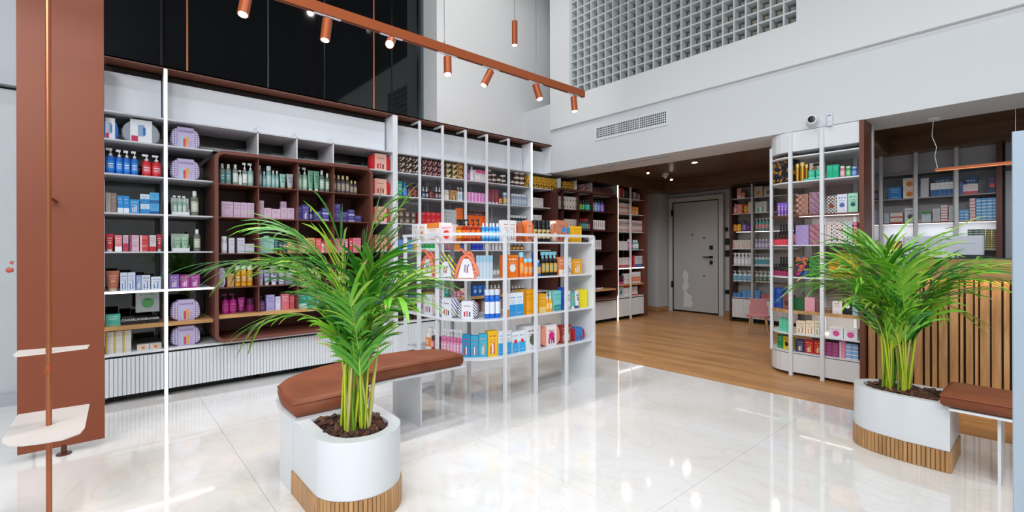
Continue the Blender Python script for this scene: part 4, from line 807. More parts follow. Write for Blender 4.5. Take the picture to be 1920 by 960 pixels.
# M: middle section
DK=pat('blob','#2a1c1a','#17120f','#5c3a2c','#d0c0b0','#1c1512',s=45); DK2=pat('blob','#2a1c1a','#6a2830','#17120f','#c8a0a0','#1c1512',s=45); GD=pat('blob','#b58a48','#8a5f28','#e0c080','#5c3a1c',s=40)
row(P,ZS[1],'top shelf of middle section',[(746,785,292,3,3,'box',DK,'#c9b8a8',K,'dark hair-colour box','n'),(791,829,299,4,3,'box',DK2,'#c9b8a8',K,'wine-dark hair-colour box','n'),(834,857,305,2,3,'box',DK,'#e0d070',K,'black hair-colour box with swatch','c'),(857,869,304,1,3,'box',GD,'#f0e0c0',K,'golden hair-colour box','n'),(870,875,310,1,1,'bottle','#2848a8','#1c3078','#4068c8','blue bottle'),(876,883,311,1,1,'pump','#a0308c','#c8a8c0','#c858b0','magenta bottle'),(883,891,312,1,1,'bottle','#d8d6dc','#b0aeb4','#ecebee','white lotion bottle'),(891,911,319,2,1,'box','#e6dfe0','#e04a90',V,'white carton with bright top','h'),
 (917,923,318,1,3,'jar','#3a2018','#c8b8a8',V,'brown jar by post'),(924,933,326,1,2,'jar','#3a2018','#c8b8a8',V,'brown jar in pair'),(934,942,335,1,1,'jar','#3a2018','#c8b8a8',V,'single brown jar'),(942,951,328,1,2,'jar','#3a2018','#d0c4b8',V,'brown jar beside post'),(960,967,339,1,1,'jar','#3a2018','#c8b8a8',V,'lone brown jar right'),(968,986,323,2,3,'jar','#46261a','#e0d4c8',V,'brown jar with pale lid')])
row(P,ZS[2],'second shelf of middle section',[(745,757,339,1,1,'tube','#22b08c','#188a6c','#d0f4e8','large green tube'),(757,765,342,1,1,'bottle','#2262c8','#2262c8','#5a90e0','blue bottle'),(765,787,345,2,1,'pump','#5c2418',K,'#8a4030','brown pump bottle'),(792,805,350,2,1,'drop',K,'#d8dade','#6a7a9a','black bottle with silver neck'),(806,816,350,1,1,'pump','#5c2018',K,'#8a4030','red-brown pump bottle'),(817,829,350,2,1,'drop','#101014','#d8d8de','#8a6a70','black bottle'),(834,845,356,1,1,'jar','#e4dfd4','#cfc8ba',V,'cream round tub'),(845,858,357,1,1,'box','#b98d5e','#4a3420',V,'kraft box with bottle print','p'),(859,869,352,2,1,'pump','#e0e2e6','#c8ccd2','#9cc8d8','slim white pump bottle'),(872,911,361,6,1,'box','#d878c0','#f4e0f0',V,'bright pink carton','s'),(916,937,355,3,1,'tube','#8c3448','#e0d8da','#b86070','maroon tube'),(937,944,361,1,1,'drop','#a82028',K,'#d8b040','small red bottle'),(946,953,361,1,1,'can','#8a9ab0','#d8dce2','#e0a040','steel blue can'),(960,989,364,6,1,'can','#8c9cb4','#d8dce2','#a8b4c6','steel blue aerosol can')])
row(P,ZS[3],'third shelf of middle section',[(747,781,396,3,2,'box','#4c3e38','#a8988c',V,'grey-brown cream box','c'),(783,789,399,1,1,'box','#c81c28','#f4c8cc',V,'narrow red box'),(789,827,398,4,2,'box','#c41c28','#f0b8bc',V,'red cream box'),(833,856,393,4,1,'box','#b8babf','#3c3e44',V,'tall silver carton','p'),(856,868,390,2,1,'box','#e06a28','#2a2a30',V,'orange and black carton','b'),(876,912,396,5,1,'box','#e8641c','#2a2a30',V,'orange carton behind island','h'),(953,989,404,7,1,'can','#2a2e38','#d0d4da','#b8c4d4','dark can with pale band')])
row(P,ZS[4],'fourth shelf of middle section',[(746,776,449,4,1,'box','#5a90d8','#e0ecfa',V,'light blue carton'),(776,786,452,1,1,'box','#e8a83a','#e84a28',V,'yellow and orange carton'),(789,829,455,5,1,'box','#1c9a4c','#c8ecd4',V,'green carton','b'),(834,848,454,3,1,'tube','#b8508c','#2a2a30','#d0e080','coloured small tube'),(851,862,453,2,1,'box','#e8892a','#7a3c14',V,'orange carton'),(863,873,453,2,1,'bottle','#24305c','#7a84a0','#4a5a90','navy bottle'),(885,906,452,3,1,'box','#2438a8','#a8b8f0',V,'royal blue carton'),(907,940,455,5,1,'box','#d8d6d8','#2a2a30',V,'white carton with black print','s'),(948,985,457,5,1,'pump','#4a2a1c',K,'#d0a040','dark bottle with gold label')])
row(P,ZS[5],'fifth shelf of middle section',[(747,790,510,5,1,'bottle','#3a1c1c','#8a4a3c','#a83038','dark red small bottle'),(793,830,512,4,1,'box','#2a2a30','#b83040',V,'black carton'),(833,858,509,3,1,'box','#c8c8d0','#50505c',V,'grey carton'),(884,902,500,2,1,'box','#8a2a8c','#e0b8e0',V,'purple carton'),(905,940,505,5,1,'bottle','#c8c4c0','#8a8884','#e8e4e0','pale bottle'),(947,985,508,5,1,'bottle','#2c2420','#6a625c','#a08060','dark bottle')])
row(P,ZS[6],'wooden shelf of middle section',[(746,752,556,1,1,'bottle','#c03048','#7a1c2c','#e07080','crimson bottle'),(752,768,550,3,1,'pump','#24286c','#14163c','#5058b0','indigo pump bottle'),(768,786,548,3,1,'bottle','#3a3c90','#d8b020','#6a6cc0','blue bottle with yellow mark'),(790,812,548,3,1,'box','#a89a1c','#2a2a18',V,'olive yellow carton'),(832,844,538,1,1,'tube','#10a094','#d8dcdc','#c8f0ec','teal squeeze tube'),(850,866,540,2,1,'pump','#c87090','#2a2a30','#e8a8bc','pink bottle'),(867,876,536,1,1,'bottle','#d8d4d8','#1c1c20','#b8607c','white bottle with black cap'),(886,914,534,3,1,'box','#1c58a8','#a8c8f0',V,'ocean blue box','c'),(920,941,534,3,1,'drop','#a8481c','#e0d8d0','#d88a50','amber bottle'),(948,985,536,6,1,'drop','#3a2c24','#d8d4d0','#a89880','brown bottle with pale head')])
row(P,ZS[7],'lowest shelf of middle section',[(747,822,583,8,1,'jar','#3a2622','#16100e',V,'dark brown jar'),(868,884,556,2,1,'box','#e8a020','#fff0c8',V,'amber carton'),(884,902,560,2,1,'bottle','#8a1c3c','#3c0c1c','#b84868','burgundy bottle'),(905,940,562,4,1,'box','#c8b8a0','#6a5c48',V,'sand carton')])
# F and G far sections
GO=pat('blob','#c8921c','#3c2c10','#e0b040','#c8921c',s=60); RB=pat('blob','#c8a09c','#5c2c30','#8a5458','#e4d4d0',s=50)
FP=[(-4.84,0),(-4.84,8)]
row(FP,ZS[1],'ledge above dark far cabinet',[(988,1044,332,6,1,'box',GO,'#f0d890',K,'golden hair-colour box','n'),(1056,1079,341,3,1,'box',GO,'#f0d890',K,'golden-black box past first fin','n'),(1087,1110,347,2,1,'box',RB,'#f0e0dc',K,'rose hair-colour box','n'),(1113,1148,352,4,1,'box',pat('blob','#5c3438','#8a5458','#3c2024',s=50),'#f0e0dc',K,'dusky brown hair-colour box','n')])
row(FP,ZS[2],'second shelf before dark cabinet',[(999,1019,371,3,1,'box','#d0cac8','#7a7470',V,'pale carton')])
row(FP,ZS[3],'third shelf before dark cabinet',[(999,1016,403,2,1,'box','#d4d2d4','#8a8a90',V,'white carton')])
FC=[(-4.78,4),(-4.78,8)]
row(FC,1.79,'top row of dark far cabinet',[(1037,1053,367,3,2,'box','#cfcac8','#8a8078',V,'cream box','c'),(1056,1083,369,5,2,'box','#d6d0cc','#8a8078',V,'ivory box','c'),(1084,1088,375,1,1,'bottle','#17181a','#17181a','#c8d020','black bottle with lime base'),(1089,1093,375,1,1,'bottle','#17181a','#17181a','#9ad828','black bottle with yellow-green base'),(1094,1098,375,1,1,'bottle','#17181a','#17181a','#30e048','black bottle with green base'),(1099,1103,375,1,1,'bottle','#17181a','#17181a','#38b8e8','black bottle with cyan base'),(1103,1108,375,1,1,'bottle','#17181a','#17181a','#20c890','black bottle with mint base'),(1110,1117,374,1,1,'bottle','#c02880',K,'#e878b0','magenta bottle'),(1117,1123,375,1,1,'bottle','#1c8a88',K,'#68c0bc','teal bottle'),(1123,1135,376,2,1,'bottle','#5838a0',K,'#9c80d0','violet bottle')])
row(FC,1.49,'second row of dark far cabinet',[(1056,1083,411,5,1,'box','#d0cac8','#d07040',V,'cream carton','c'),(1085,1105,410,5,1,'bottle','#24282c','#c03038','#3ca090','slim dark tube bottle'),(1105,1110,412,1,1,'bottle','#24282c','#24282c','#e03c48','dark bottle with red base'),(1112,1136,413,6,1,'tube','#dcd6d6','#6a3038','#8a5058','white tube with dark cap')])
row(FC,1.17,'third row of dark far cabinet',[(1115,1129,450,4,1,'tube','#dcd6d6','#4a3038','#8a5058','white tube')]); row(FC,.875,'fourth row of dark far cabinet',[(1115,1130,498,4,1,'box','#c8b8c8','#8a7a90',V,'low mauve box')]); row(FC,.56,'wooden row of dark far cabinet',[(1115,1132,541,4,1,'tube','#dcd8dc','#4a3038','#8a8088','white curled tube')])
g=FP
RD=pat('blob','#e4e0e0','#e4e0e0','#c02838','#2a2a30','#e4e0e0',s=70)
ph=['top shelf by far lit post','second shelf by far lit post','third shelf by far lit post','fourth shelf by far lit post','lit shelf by far lit post','wooden shelf by far lit post','lowest shelf by far lit post']
row(g,ZS[1],ph[0],[(1160,1171,353,1,1,'pouch','#d4ced0','#c82838',V,'white and red gift bag','x'),(1172,1179,358,1,1,'box','#3a3c44','#c02838',V,'dark box'),(1185,1195,361,1,1,'pouch','#3c3c44','#d8d8de',V,'white-dark gift bag','x'),(1195,1200,364,1,1,'box','#c8a8a4','#8a5450',V,'rosy box')])
row(g,ZS[2],ph[1],[(1148,1156,378,2,1,'bottle','#d4d0d6','#c02838','#e8e4ea','white bottle with red cap'),(1160,1181,381,5,2,'box','#dcd8da','#d86a50',V,'white medicine box','b'),(1185,1197,388,2,1,'box','#e0901c','#fff0d0',V,'orange box','p')])
row(g,ZS[3],ph[2],[(1148,1156,420,2,1,'box','#d0cccc','#8a8480',V,'pale carton'),(1160,1181,411,6,1,'box',RD,'#2a2a30',V,'white carton with red dots','t'),(1185,1204,414,5,1,'box',RD,'#a83048',V,'speckled white carton')])
row(g,ZS[4],ph[3],[(1148,1156,452,2,1,'can','#d0d4dc','#e8ecf0','#b8c0cc','white aerosol'),(1160,1178,452,3,2,'box','#dcdadf','#a0a0ac',V,'flat white box'),(1179,1188,449,2,1,'bottle','#b82c88',V,'#e070b8','magenta bottle with white cap'),(1189,1199,450,2,1,'bottle','#58b8a8',V,'#e8f0f0','mint and white bottle')])
row(g,ZS[5],ph[4],[(1148,1156,487,2,1,'box','#d0d0d8','#8890a0',V,'pale box'),(1160,1181,483,5,1,'box','#dcd8dc','#c05058',V,'tall white box','b'),(1186,1190,479,1,1,'box','#c82030','#f0c8cc',V,'red box'),(1190,1205,480,4,1,'box','#d4d8e0','#4858a8',V,'white-blue box','b')])
row(g,ZS[6],ph[5],[(1147,1156,517,2,1,'bottle','#26304a','#14182a','#5060a0','navy bottle'),(1160,1169,517,2,1,'box','#24242c','#d03890',V,'black and pink box','b'),(1170,1182,513,3,1,'box','#dcdce0','#e08a20',V,'white box with orange blob','c'),(1185,1203,510,4,1,'can','#dcdce0','#e8e8ec','#d87040','white can with orange mark')])
row(g,ZS[7],ph[6],[(1160,1169,538,1,1,'box','#c8ccd4','#2a9098',V,'grey box with teal arrow','c'),(1170,1182,536,4,1,'can','#e0dede','#c85038','#e8e8ea','white can with red top'),(1185,1197,537,3,1,'tube','#d8d4d4','#d03c28','#d85040','white tube leaning with red cap')])
# island rack
GP=[(-3.75,2.05),(-3.20,2.05),(-3.0,2.12),(-2.885,2.30),(-2.87,2.40),(-2.87,3.44)]
t='top of island rack'
row(GP,1.262,t,[(772,784,420,1,1,'box','#dddde6','#e0b040',V,'white and yellow carton','p'),(785,797,420,1,1,'box','#e8e4e2','#e07a30',V,'white carton with orange dot','c'),(800,824,418,1,1,'box','#ece8ea','#f08a20',V,'white and orange carton','h'),(825,849,421,1,1,'box','#f2dfe4','#e83c28',V,'blush carton with red circle','c'),(852,864,411,1,1,'pump','~e07a10',K,'#f0a020','amber yellow pump bottle'),(864,902,411,4,1,'pump','~d8400c',K,'#e86a20','orange oil bottle with black pump'),(903,938,418,5,1,'bottle','#2a88d4','#e4eef8','#7ac4ec','blue bottle in white pack'),(943,968,413,2,1,'box','#e8e6ea','#d87838',V,'white carton with slim bottles','p'),(968,983,418,1,1,'pouch','#a84a28','#c06a40',V,'rust brown pouch','x'),(983,1002,414,1,1,'pouch','#e8702c','#e89a78',V,'orange pouch with mesh panel','x'),(1002,1034,413,4,1,'can','#121418','#1c2026','#c8b078','black sun spray can'),(1034,1071,414,1,1,'pouch',pat('blob','#c4775a','#ecdcd0','#c4775a','#2f8ac8',s=18),'#c98264',V,'terracotta beach pouch with blue patch','q'),(1072,1091,424,1,1,'box','#f0b81c','#c88a10',V,'sunny yellow box'),(1092,1110,445,1,1,'box','#17181c','#c8c8cc',V,'low black box','t')])
t='second shelf of island rack'
row(GP,.972,t,[(893,924,479,5,1,'box','#b8c8d4','#8fb8d0','#e8c090','pale blue and sand carton','h'),(950,972,478,1,1,'box','#f07a1c','#e8f2f8',V,'large orange box with white oval','c'),(976,984,473,1,1,'can','#f0701c','#9adcf0','#f8a040','tall orange spray bottle'),(984,1001,485,2,1,'can','#f0781c','#9adcf0','#f8a040','orange spray bottle'),(1002,1007,472,1,1,'box','#1c4ca0','#8ab0e0',V,'narrow navy box'),(1008,1016,487,1,1,'bottle','#1c60c8','#9adcf0','#f0a020','blue bottle with light cap'),(1017,1047,472,4,1,'trig','#14140f','#8ed8ec','#c8a040','black trigger spray with light blue head'),(1048,1060,482,1,1,'box','#e88a5c','#fff0e0',V,'peach carton','b'),(1064,1072,483,1,1,'pouch',pat('blob','#e8e4ec','#4838a0','#e8e4ec',s=50),'#e8e4ec',V,'white pouch with violet letters','x'),(1073,1092,486,1,1,'box','#f0a818','#f0f4f8',V,'yellow box with two bottles','p')])
t='third shelf of island rack'
SB=pat('stripe','#e8e4e8','#6c4a3c','#c8a898',s=22); YB_=pat('stripe','#e8e8ee','#e0b030','#5a80c8',s=18); ZB_=pat('stripe','#ececf0','#22242c',s=30)
row(GP,.66,t,[(790,816,553,1,1,'pouch',SB,'#d9dce8',V,'brown striped pouch','x'),(822,853,560,1,1,'pouch',YB_,'#dfe2ee',V,'yellow and blue striped pouch','x'),(856,896,566,1,1,'pouch',ZB_,'#e2e4ee',V,'black and white pouch with bird card','x'),(908,940,543,3,1,'can','#2468d0','#d8e4f0','#e8ecf4','blue and white spray can'),(947,955,550,1,1,'box','#e8e4e8','#f08a20',V,'white and orange carton','b'),(955,981,549,2,1,'box','#e8ecf4','#2a9ae0',V,'white and sky blue carton','B'),(982,1003,543,1,1,'box','#f0a81c','#c07c10',V,'large amber yellow box','s'),(1010,1024,551,1,1,'box','#f0ac1c','#f8d880',V,'yellow carton','b'),(1025,1037,547,2,1,'drop','#f0a418','#f0f0f0','#f8c850','little yellow bottle with white tip'),(1038,1052,545,1,1,'box','#7accc8','#2c9a98',V,'aqua box','b'),(1052,1060,539,1,1,'box','#1c50b8','#80a8e8',V,'deep blue box'),(1064,1072,545,1,1,'tube','#e8eaee','#c0c4cc','#9098a8','white tube'),(1072,1080,548,1,1,'tube','#4cc4b4','#e8f4f2','#e89a30','turquoise tube'),(1080,1088,545,1,1,'tube','#e4e6ee','#3848a0','#2c3c90','white tube with navy writing'),(1089,1101,543,1,1,'box','#f0e020','#e0c010',V,'lemon yellow box','n')])
t='bottom shelf of island rack'
row(GP,.362,t,[(794,804,615,1,1,'bottle','#e0dcd8','#ece8e4','#e88030','white bottle with orange mark'),(806,820,618,2,1,'pump','#3a2c28',V,'#c05050','dark bottle with white pump'),(824,866,618,7,1,'pump','#d0709c','#e4e6ea','#e0a0bc','pink bottle with white pump'),(866,882,628,1,1,'box','#1c90c0','#c82838',V,'teal carton with red tube picture','p'),(882,897,630,1,1,'box','#28a8d0','#d83038',V,'cyan carton with red tube picture','p'),(897,914,627,1,1,'box','#30acd4','#e8a040',V,'cyan carton with orange bear picture','p'),(914,933,621,1,1,'box','#f0bc18','#d84858',V,'yellow carton with pink tube picture','p'),(934,959,620,2,1,'box','#eceef4','#2aa8e8',V,'white and blue family carton','B'),(960,985,621,2,1,'box','#eceef4','#30acea',V,'white-blue carton with red seal','B'),(985,1014,611,1,1,'box','#e8e6ea','#5a6a4c',V,'large white box with coconut picture','c'),(1015,1051,610,1,1,'pouch','#e8927c','#f0e4e8',V,'salmon toiletry bag with magenta bubble','q'),(1052,1071,609,2,1,'box','#9c3c34','#e0b090',V,'red-brown gift box','p'),(1072,1097,615,1,1,'pouch','#b02030','#2a80d0',V,'red pouch with blue floral sleeve','x')])
for px,nm,c in ((972,'red seal',0),):
    pass
for r in REG:
    if 'magenta bubble' in r[1]:
        m=MB(); n=16; m.add([(.035*math.cos(6.283*k/n),-.0045,.09+.035*math.sin(6.283*k/n)) for k in range(n)],[tuple(range(n))]); m.add([(.0,-.0045,.065),(.025,-.0045,.07),(.012,-.0045,.035)],[(0,1,2)]); m.build('bubble_print','#d81c80',r[0])
    if 'beach pouch' in r[1]:
        m=MB(); n=14; m.add([(.03+.032*math.cos(6.283*k/n),-.0045,.11+.022*math.sin(6.283*k/n)) for k in range(n)],[tuple(range(n))]); m.build('patch_print','#2a90d0',r[0])
    if 'red seal' in r[1]:
        m=MB(); n=14; m.add([(.016*math.cos(6.283*k/n),-.0012,.09+.016*math.sin(6.283*k/n)) for k in range(n)],[tuple(range(n))]); m.build('seal_print','#e02028',r[0])
# pyramid gifts wrapped in scarves on the island rack
def scarf_gift(px0,px1,ytop,cols,label):
    a=hit(px0,GP); b=hit(px1,GP); cx,cy=(a[0]+b[0])/2,(a[1]+b[1])/2; w=math.hypot(b[0]-a[0],b[1]-a[1]); ang=math.atan2(b[1]-a[1],b[0]-a[0]); z=.972
    d_=ray((px0+px1)/2,ytop); t=(cx*d_[0]+cy*d_[1])/(d_[0]**2+d_[1]**2); h=H+d_[2]*t-z
    g=thing('scarf_gift',label,'gift',(cx,cy,z),ang,'scarf-wrapped gift boxes on the island rack'); S=pat('stripe',*cols,s=14)
    m=MB(); q=.42
    m.loft([[(-w/2,0,0),(w/2,0,0),(w/2,.09,0),(-w/2,.09,0)],[(-w/2,0,.01),(w/2,0,.01),(w/2,.09,.01),(-w/2,.09,.01)],[(-w*q/2,.02,h*.72),(w*q/2,.02,h*.72),(w*q/2,.07,h*.72),(-w*q/2,.07,h*.72)]],0,False,True); m.build('wrapped_box',S,g)
    MB().add([(-w*.34,-.004,.006),(w*.36,-.004,.006),(w*.2,.012,h*.66),(-w*.18,.012,h*.66)],[(0,1,2,3)]).add([(-w*.34,-.001,.006),(w*.36,-.001,.006),(w*.2,.015,h*.66),(-w*.18,.015,h*.66)],[(0,1,2,3)]).build('front_card',mat('#e4e6ee',.4),g)
    m=MB(); m.add([(-w*.08,.0,h*.22),(-w*.02,.0,h*.22),(w*.0,.004,h*.46),(-w*.06,.004,h*.46)],[(0,1,2,3)],0); m.add([(w*.03,.0,h*.2),(w*.10,.0,h*.2),(w*.09,.004,h*.44),(w*.05,.004,h*.44)],[(0,1,2,3)],1); m.add([(w*.09,.004,h*.42),(w*.13,.004,h*.42),(w*.13,.006,h*.48),(w*.09,.006,h*.48)],[(0,1,2,3)],2); o=m.build('card_print',['#8a94b4','#e0521c','#2a7ad8'],g); o.location=(0,-.0055,0)
    MB().tube([(-w*.46,-.008,.01),(-w*.36,-.004,h*.35),(-w*.2,.01,h*.68),(0,.02,h*.78),(w*.2,.01,h*.7),(w*.42,-.004,h*.4),(w*.52,-.008,.03)],[.012,.014,.014,.02,.016,.018,.014],8).tube([(0,.02,h*.76),(-w*.12,.01,h*.92),(-w*.22,0,h*.98),(-w*.3,-.01,h*.9)],[.012,.014,.012,.004],8).tube([(0,.02,h*.76),(w*.1,.03,h*.88),(w*.22,.03,h*.8),(w*.34,.02,h*.62)],[.012,.016,.014,.006],8).build('scarf',S,g)
scarf_gift(787,814,468,('#e85a1c','#e8d8cc','#e85a1c'),'orange scarf-wrapped gift box, left of three on the island rack')
scarf_gift(817,852,474,('#e0c81c','#e0c81c','#1c58c0'),'yellow and blue scarf-wrapped gift box on island rack second shelf')
scarf_gift(852,895,466,('#e85a1c','#e8d8cc','#e85a1c'),'large orange scarf-wrapped gift box, right of three on island rack')
# rounded rack
R=[(-3,5.0),(0,5.0)]; RE=[(-1.86,5.10),(-1.66,4.99),(-1.0,4.99)]
t='%s shelf of rounded rack'
FL=pat('blob','#17181c','#17181c','#c8821c','#4a4a50',s=35)
row(RE,1.835,t%'top product',[(1443,1481,296,1,1,'box',FL,'#c8a050',V,'large black and gold box','n'),(1491,1498,307,1,1,'can','*c8983c','#e0c070',None,'tall gold canister'),(1499,1508,304,1,1,'can','*c8983c','#e0c070',None,'tallest gold canister'),(1509,1515,308,1,1,'can','*b88830','#e0c070',None,'slim gold canister'),(1516,1528,319,1,1,'box','#2cb898','#c0f0e4',V,'teal travel box','b'),(1530,1541,317,1,1,'box','#30bc9c','#c0f0e4',V,'teal travel box','b'),(1550,1573,309,2,1,'box','#18b088','#80e4c8',V,'emerald box'),(1574,1584,311,1,1,'can','#d08090','#e8c8cc','#e8b8c0','pink deodorant'),(1585,1595,311,1,1,'can','#38a858','#a8e0b8','#7cd090','green deodorant'),(1596,1607,312,1,1,'can','#3468c0','#a8c0e8','#7c9ce0','blue deodorant')])
g=tag(link('counter_tray',None,None,(ony(1525,300,5.0)[0],4.985,1.835),0),'teal display tray with portrait card on the rounded rack','tray'); B('tray_front','#3cc0a0',g,-.075,.075,-.003,0,0,.02); B('header_card','#d8cfc8',g,-.05,.075,.075,.077,.02,.17); MB().add([(-.03,.0735,.04),(.01,.0735,.04),(.02,.0735,.11),(.0,.0735,.15),(-.03,.0735,.12)],[(0,1,2,3,4)]).build('portrait_print','#a86a4c',g); MB().box(-.02,.03,.0725,.0730,.14,.165).build('hair_print','#24201e',g)
PAL=pat('check','#c89a84','#6a3430',s=38); MR=pat('swirl','#a08098','#7a5c78','#b89cb0','#8a5060',s=12); CK=pat('check','#1c1c1e','#e4e0dc',s=70)
row(R,1.518,t%'second',[(1457,1482,380,4,1,'tube','#8858c8','#d0c0f0','#e0d0f8','violet small tube'),(1492,1516,364,1,1,'box',PAL,'#d8b060',V,'gold-edged makeup palette','n'),(1517,1541,360,1,1,'box',MR,'#d8b0c0',V,'mauve rose palette box','n'),(1550,1569,367,1,1,'box',CK,'#8a3c24',V,'checkered box with brown front','c'),(1569,1589,364,1,1,'box','#dde0ea','#5868a8',V,'white and blue illustrated box','c'),(1590,1609,362,1,1,'box','#a8dcc0','#1c5c68',V,'mint box with teal ornament','c')])
SW=pat('swirl','#a898c8','#8a6aa0','#c0b0d8','#9c84b8',s=10); SW2=pat('swirl','#c08090','#2c1c28','#d8a0a0','#8a4860',s=10)
PN=['#e04858','#e8788c','#c82848','#e89090','#d83c70','#b02040']
for zz,y0,nm in ((1.235,433,'third'),(.932,495,'fourth')):
    row(RE,zz,t%nm,[(1444,1483,y0,7,1,'pol',PN[0] if nm=='third' else '#a03060',K,None,'front nail polish with black cap')])
    row(RE,zz+.03,t%nm,[(1452,1483,y0-13,6,1,'pol',PN[1] if nm=='third' else '#703050',K,None,'raised back nail polish with black cap','t',.045)])
    hx,hy=hit(1468,RE); g=tag(link('polish_step',None,None,(-1.71,5.10,zz),0),'clear stepped riser under nail polishes on %s shelf of rounded rack'%nm,'riser'); B('riser_step',mat('#cfd2d6',.2),g,-.085,.09,0,.06,0,.028)
row(R,1.235,t%'third',[(1491,1517,422,1,1,'box',SW,'#d8c8e8',V,'lilac swirl gift box','n'),(1517,1542,421,1,1,'box',SW2,'#f0d0d0',V,'pink and black swirl gift box','n')])
cs=['#d89070','#8a4030','#c05048','#5aa05c','#3a88b0']
for k in range(6): 
    c1='#e9e7e6' if k<5 else '#c81c58'; row(R,1.235,t%'third',[(1549.5+9.8*k,1559.3+9.8*k,417,1,6,'roll',c1,cs[k] if k<5 else '#f0e8ec','#f6f4f4' if k<5 else '#8a1c40',['peach-centred','brown-centred','red-centred','green-centred','blue-centred','magenta'][k]+' wipe canister')])
row(R,.932,t%'fourth',[(1491,1516,482,1,1,'box',pat('blob','#1c1c24','#1c1c24','#c82868','#2858a0','#e07030',s=38),'#e8e8f0',V,'black floral gift box','n'),(1516,1541,482,1,1,'box',pat('swirl','#184c20','#4ca838','#2c7828',s=12),'#e0c0c8',V,'green leaf gift box','n'),(1554,1609,488,5,1,'box','#f0a418','#e83c18',V,'orange sachet display box','b'),(1560,1607,475,2,1,'box','#e89018','#f0c030',V,'orange box standing behind','t',.12)])
row(RE,.614,t%'wooden',[(1443,1466,539,2,2,'box','#1c48a0','#88a8e8',V,'royal blue carton','t'),(1467,1481,553,1,1,'box','*b07868','#5c3430',V,'rose gold palette','c'),(1488,1508,559,1,1,'box','#1c5c30','#5ca070',V,'dark green jewelry box','n'),(1508,1528,558,1,1,'box','#d898a4','#f0c8d0',V,'pink jewelry box','n'),(1529,1541,559,1,1,'box','#7c5450','#b08880',V,'brown jewelry box','n'),(1560,1579,565,1,1,'box','#e8e0e2','#c83850',V,'white box with red script','t'),(1580,1598,554,1,1,'box','#16171c','#e8e8ec',V,'black box with blue ring','c'),(1598,1609,554,1,1,'box','#a8c8e0','#f0f4f8',V,'light blue box')])
row(RE,.394,t%'lower',[(1460,1482,597,3,1,'box','#5cd0a8','#e0f8f0',V,'mint green box'),(1492,1510,602,1,1,'box','#e8dcc4','#c87030',V,'cream gift box with navy picture','p'),(1510,1527,602,1,1,'box','#ecdfc8','#e08a30',V,'cream gift box with orange picture','p'),(1527,1542,602,1,1,'box','#e8dcc4','#6a7a50',V,'cream gift box by post','p'),(1554,1608,615,2,1,'box','#e8eaec','#e05098',V,'white pad box with pink bubble','c')])
row(RE,.222,t%'bottom',[(1457,1468,627,1,1,'box','#1c8a48','#c8ecd8',V,'green box'),(1468,1481,631,1,1,'box','#d8c828','#1c1c20',V,'yellow box with black middle','c'),(1491,1508,637,1,1,'box','#1c2c68','#c0a060',V,'navy gift box','p'),(1508,1525,638,1,1,'box','#b81c24','#e8b060',V,'red gift box','p'),(1525,1541,639,1,1,'box','#c01c20','#e0a858',V,'bright red gift box','p'),(1547,1572,642,2,4,'box','#a03c78','#e0b0cc',V,'plum tampon box','t'),(1573,1585,640,1,5,'box','#e88aac','#f8e8f0',V,'pink hygiene box','s'),(1585,1609,645,2,4,'box','#78b0e0','#f0e8f4',V,'blue hygiene box','b')])
# shelves right of the grey door
S=[(-3.6,7.95),(-2,7.95)]
t='%s shelf right of grey door'
row(S,2.03,t%'top',[(1382,1390,353,1,1,'box','#d08880','#f0d0cc',V,'pink tall box','b'),(1390,1397,361,1,1,'box','#c87870','#f0d0cc',V,'pink low box','b'),(1414,1430,350,1,1,'box','#ccc6c0','#c88830',V,'white box with ochre drawing','c'),(1432,1450,350,1,1,'box','#c4beb8','#6a5a50',V,'grey illustrated box','c')])
row(S,1.78,t%'second',[(1374,1382,382,1,1,'bottle','#c87878','#e8c0c0','#e0a0a0','pink bottle'),(1382,1392,383,1,1,'box','#c87c74','#f0d0cc',V,'pink square box'),(1393,1402,376,1,1,'pump','#e0541c',K,'#f0c020','orange pump bottle'),(1403,1409,379,1,1,'box','#d4d4cc','#8a8a80',V,'pale carton'),(1415,1438,378,1,1,'box','#cfcfc9','#3ca89c',V,'wide gift set with teal bottles','p'),(1441,1452,376,1,1,'box','#5c4458','#8a7090',V,'mauve box')])
row(S,1.49,t%'third',[(1373,1381,415,1,1,'pump','#d8761c',K,'#f0b050','orange pump bottle'),(1381,1389,415,1,1,'pump','#d8b01c',K,'#f0d860','yellow pump bottle'),(1390,1399,413,1,1,'pump','#6c48a0',K,'#a888d0','violet pump bottle'),(1400,1410,416,2,1,'bottle','#5c2c88','#3c1c58','#8c60b0','purple bottle'),(1415,1446,409,5,1,'pump','#58a8a8','#b8d4d4','#e08890','teal pump bottle')])
row(S,1.20,t%'lit fourth',[(1372,1409,450,5,1,'box','#c8ccc4','#c05038',V,'white carton with colour picture','p'),(1414,1446,448,5,1,'bottle','#9890b8','#d8d8e0','#c8c4d8','lavender bottle')])
row(S,.93,t%'fifth',[(1374,1409,474,5,1,'trig','#c4ccd4','#e4e8ec','#e0e4e8','white trigger bottle'),(1414,1446,476,5,1,'pump','#c8ccd0','#8a8c90','#2c9cb0','white bottle with rainbow band')])
row(S,.66,t%'sixth',[(1372,1409,508,4,1,'pump','#c4dce4','#d8dce0','#3c94b8','white bottle with blue label'),(1414,1446,509,4,1,'pump','#c0c8c4','#d8dcda','#285c48','white bottle with green label')])
row(S,.40,t%'lowest',[(1372,1390,549,2,2,'box','#3474b8','#c0d8f0',V,'blue wipes pack'),(1391,1409,545,2,3,'box','#4c8cc8','#c0d8f0',V,'light blue wipes pack'),(1413,1425,545,1,3,'box','#5088c0','#d0e0f0',V,'sky blue wipes pack'),(1426,1446,552,2,2,'box','#b05868','#f0c8d0',V,'rose wipes pack')])
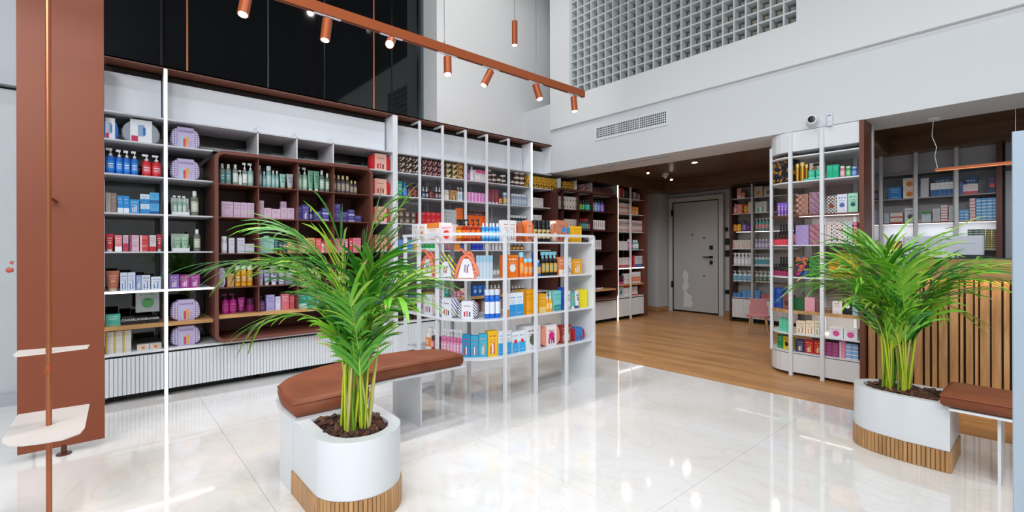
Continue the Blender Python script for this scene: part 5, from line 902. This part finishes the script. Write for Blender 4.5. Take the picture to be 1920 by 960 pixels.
# behind the counter
KP=[(-1.6,6.93),(0,6.93)]
t='%s shelf behind counter'
row(KP,1.77,t%'upper',[(1637,1650,352,3,1,'bottle','#4c3468','#8a9030','#7a6c98','small dark bottle'),(1665,1691,351,1,1,'box','#2a78c0','#c8e0f4',V,'large blue medicine box'),(1693,1718,334,1,2,'box','#dcd4c8','#c87a28',V,'cream box with orange swirl','c'),(1726,1742,334,1,8,'box','#b8bac0','#4a4c54',V,'flat grey medicine box','n'),(1745,1788,342,5,1,'box','#e0e4ea','#1c5c9c',V,'white and blue drops carton','B'),(1746,1788,331,1,1,'box','#1c3c60','#88b0d0',V,'dark navy display card','t',.05),(1798,1806,340,1,1,'box','#3c5c90','#c8d8e8',V,'steel blue box'),(1806,1834,345,4,1,'box','#d8d4dc','#c03038',V,'white and red box','b'),(1808,1832,331,1,1,'box','#2c4c80','#c8d8e8',V,'tall blue display box','t',.06),(1851,1870,329,1,1,'box','#1c3464','#e04838',V,'navy and red box','c')])
row(KP,1.49,t%'middle',[(1637,1651,395,2,2,'box','#8a90b0','#c03848',V,'small mixed box'),(1658,1667,400,1,5,'box','#a8b4c4','#50688c',V,'flat blue-grey box','n'),(1669,1693,399,1,2,'box','#d0ccc8','#b02c28',V,'white box with red stripe','b'),(1696,1718,390,1,1,'box','#c8ccd2','#50545c',V,'white box with grey code panel','c'),(1728,1746,396,1,1,'box','#b4c0cc','#3c7c38',V,'blue-grey box with green top','h'),(1749,1763,391,1,5,'box','#b8bac0','#5c5e68',V,'grey striped medicine box','t'),(1764,1777,385,1,6,'box','#d4d0d4','#b82c38',V,'white-red medicine box','b'),(1779,1791,385,1,5,'box','#b4b8bc','#50545c',V,'pale grey medicine box','t'),(1798,1817,393,2,4,'box','#3888c8','#d0e0ec',V,'low blue medicine box','b'),(1818,1829,372,1,7,'box','#d4d0d4','#c02c30',V,'red-striped medicine box','b'),(1830,1871,371,4,7,'box','#3c90cc','#d4e4f0',V,'blue-striped medicine box','b')])
row(KP,1.19,t%'lit lower',[(1637,1651,450,2,3,'box','#c0c8cc','#38685c',V,'little striped box','b'),(1662,1691,452,3,3,'box','#b81c48','#f0b8c8',V,'crimson medicine box','t'),(1848,1859,430,1,9,'box','#1c4c44','#e0b818',V,'green and yellow box','b'),(1860,1871,430,1,9,'box','#1c3c3c','#d8a818',V,'dark green and gold box','b'),(1814,1847,430,3,9,'box','#20443c','#d4e0dc',V,'dark green and white box','b')])
finish_labels()
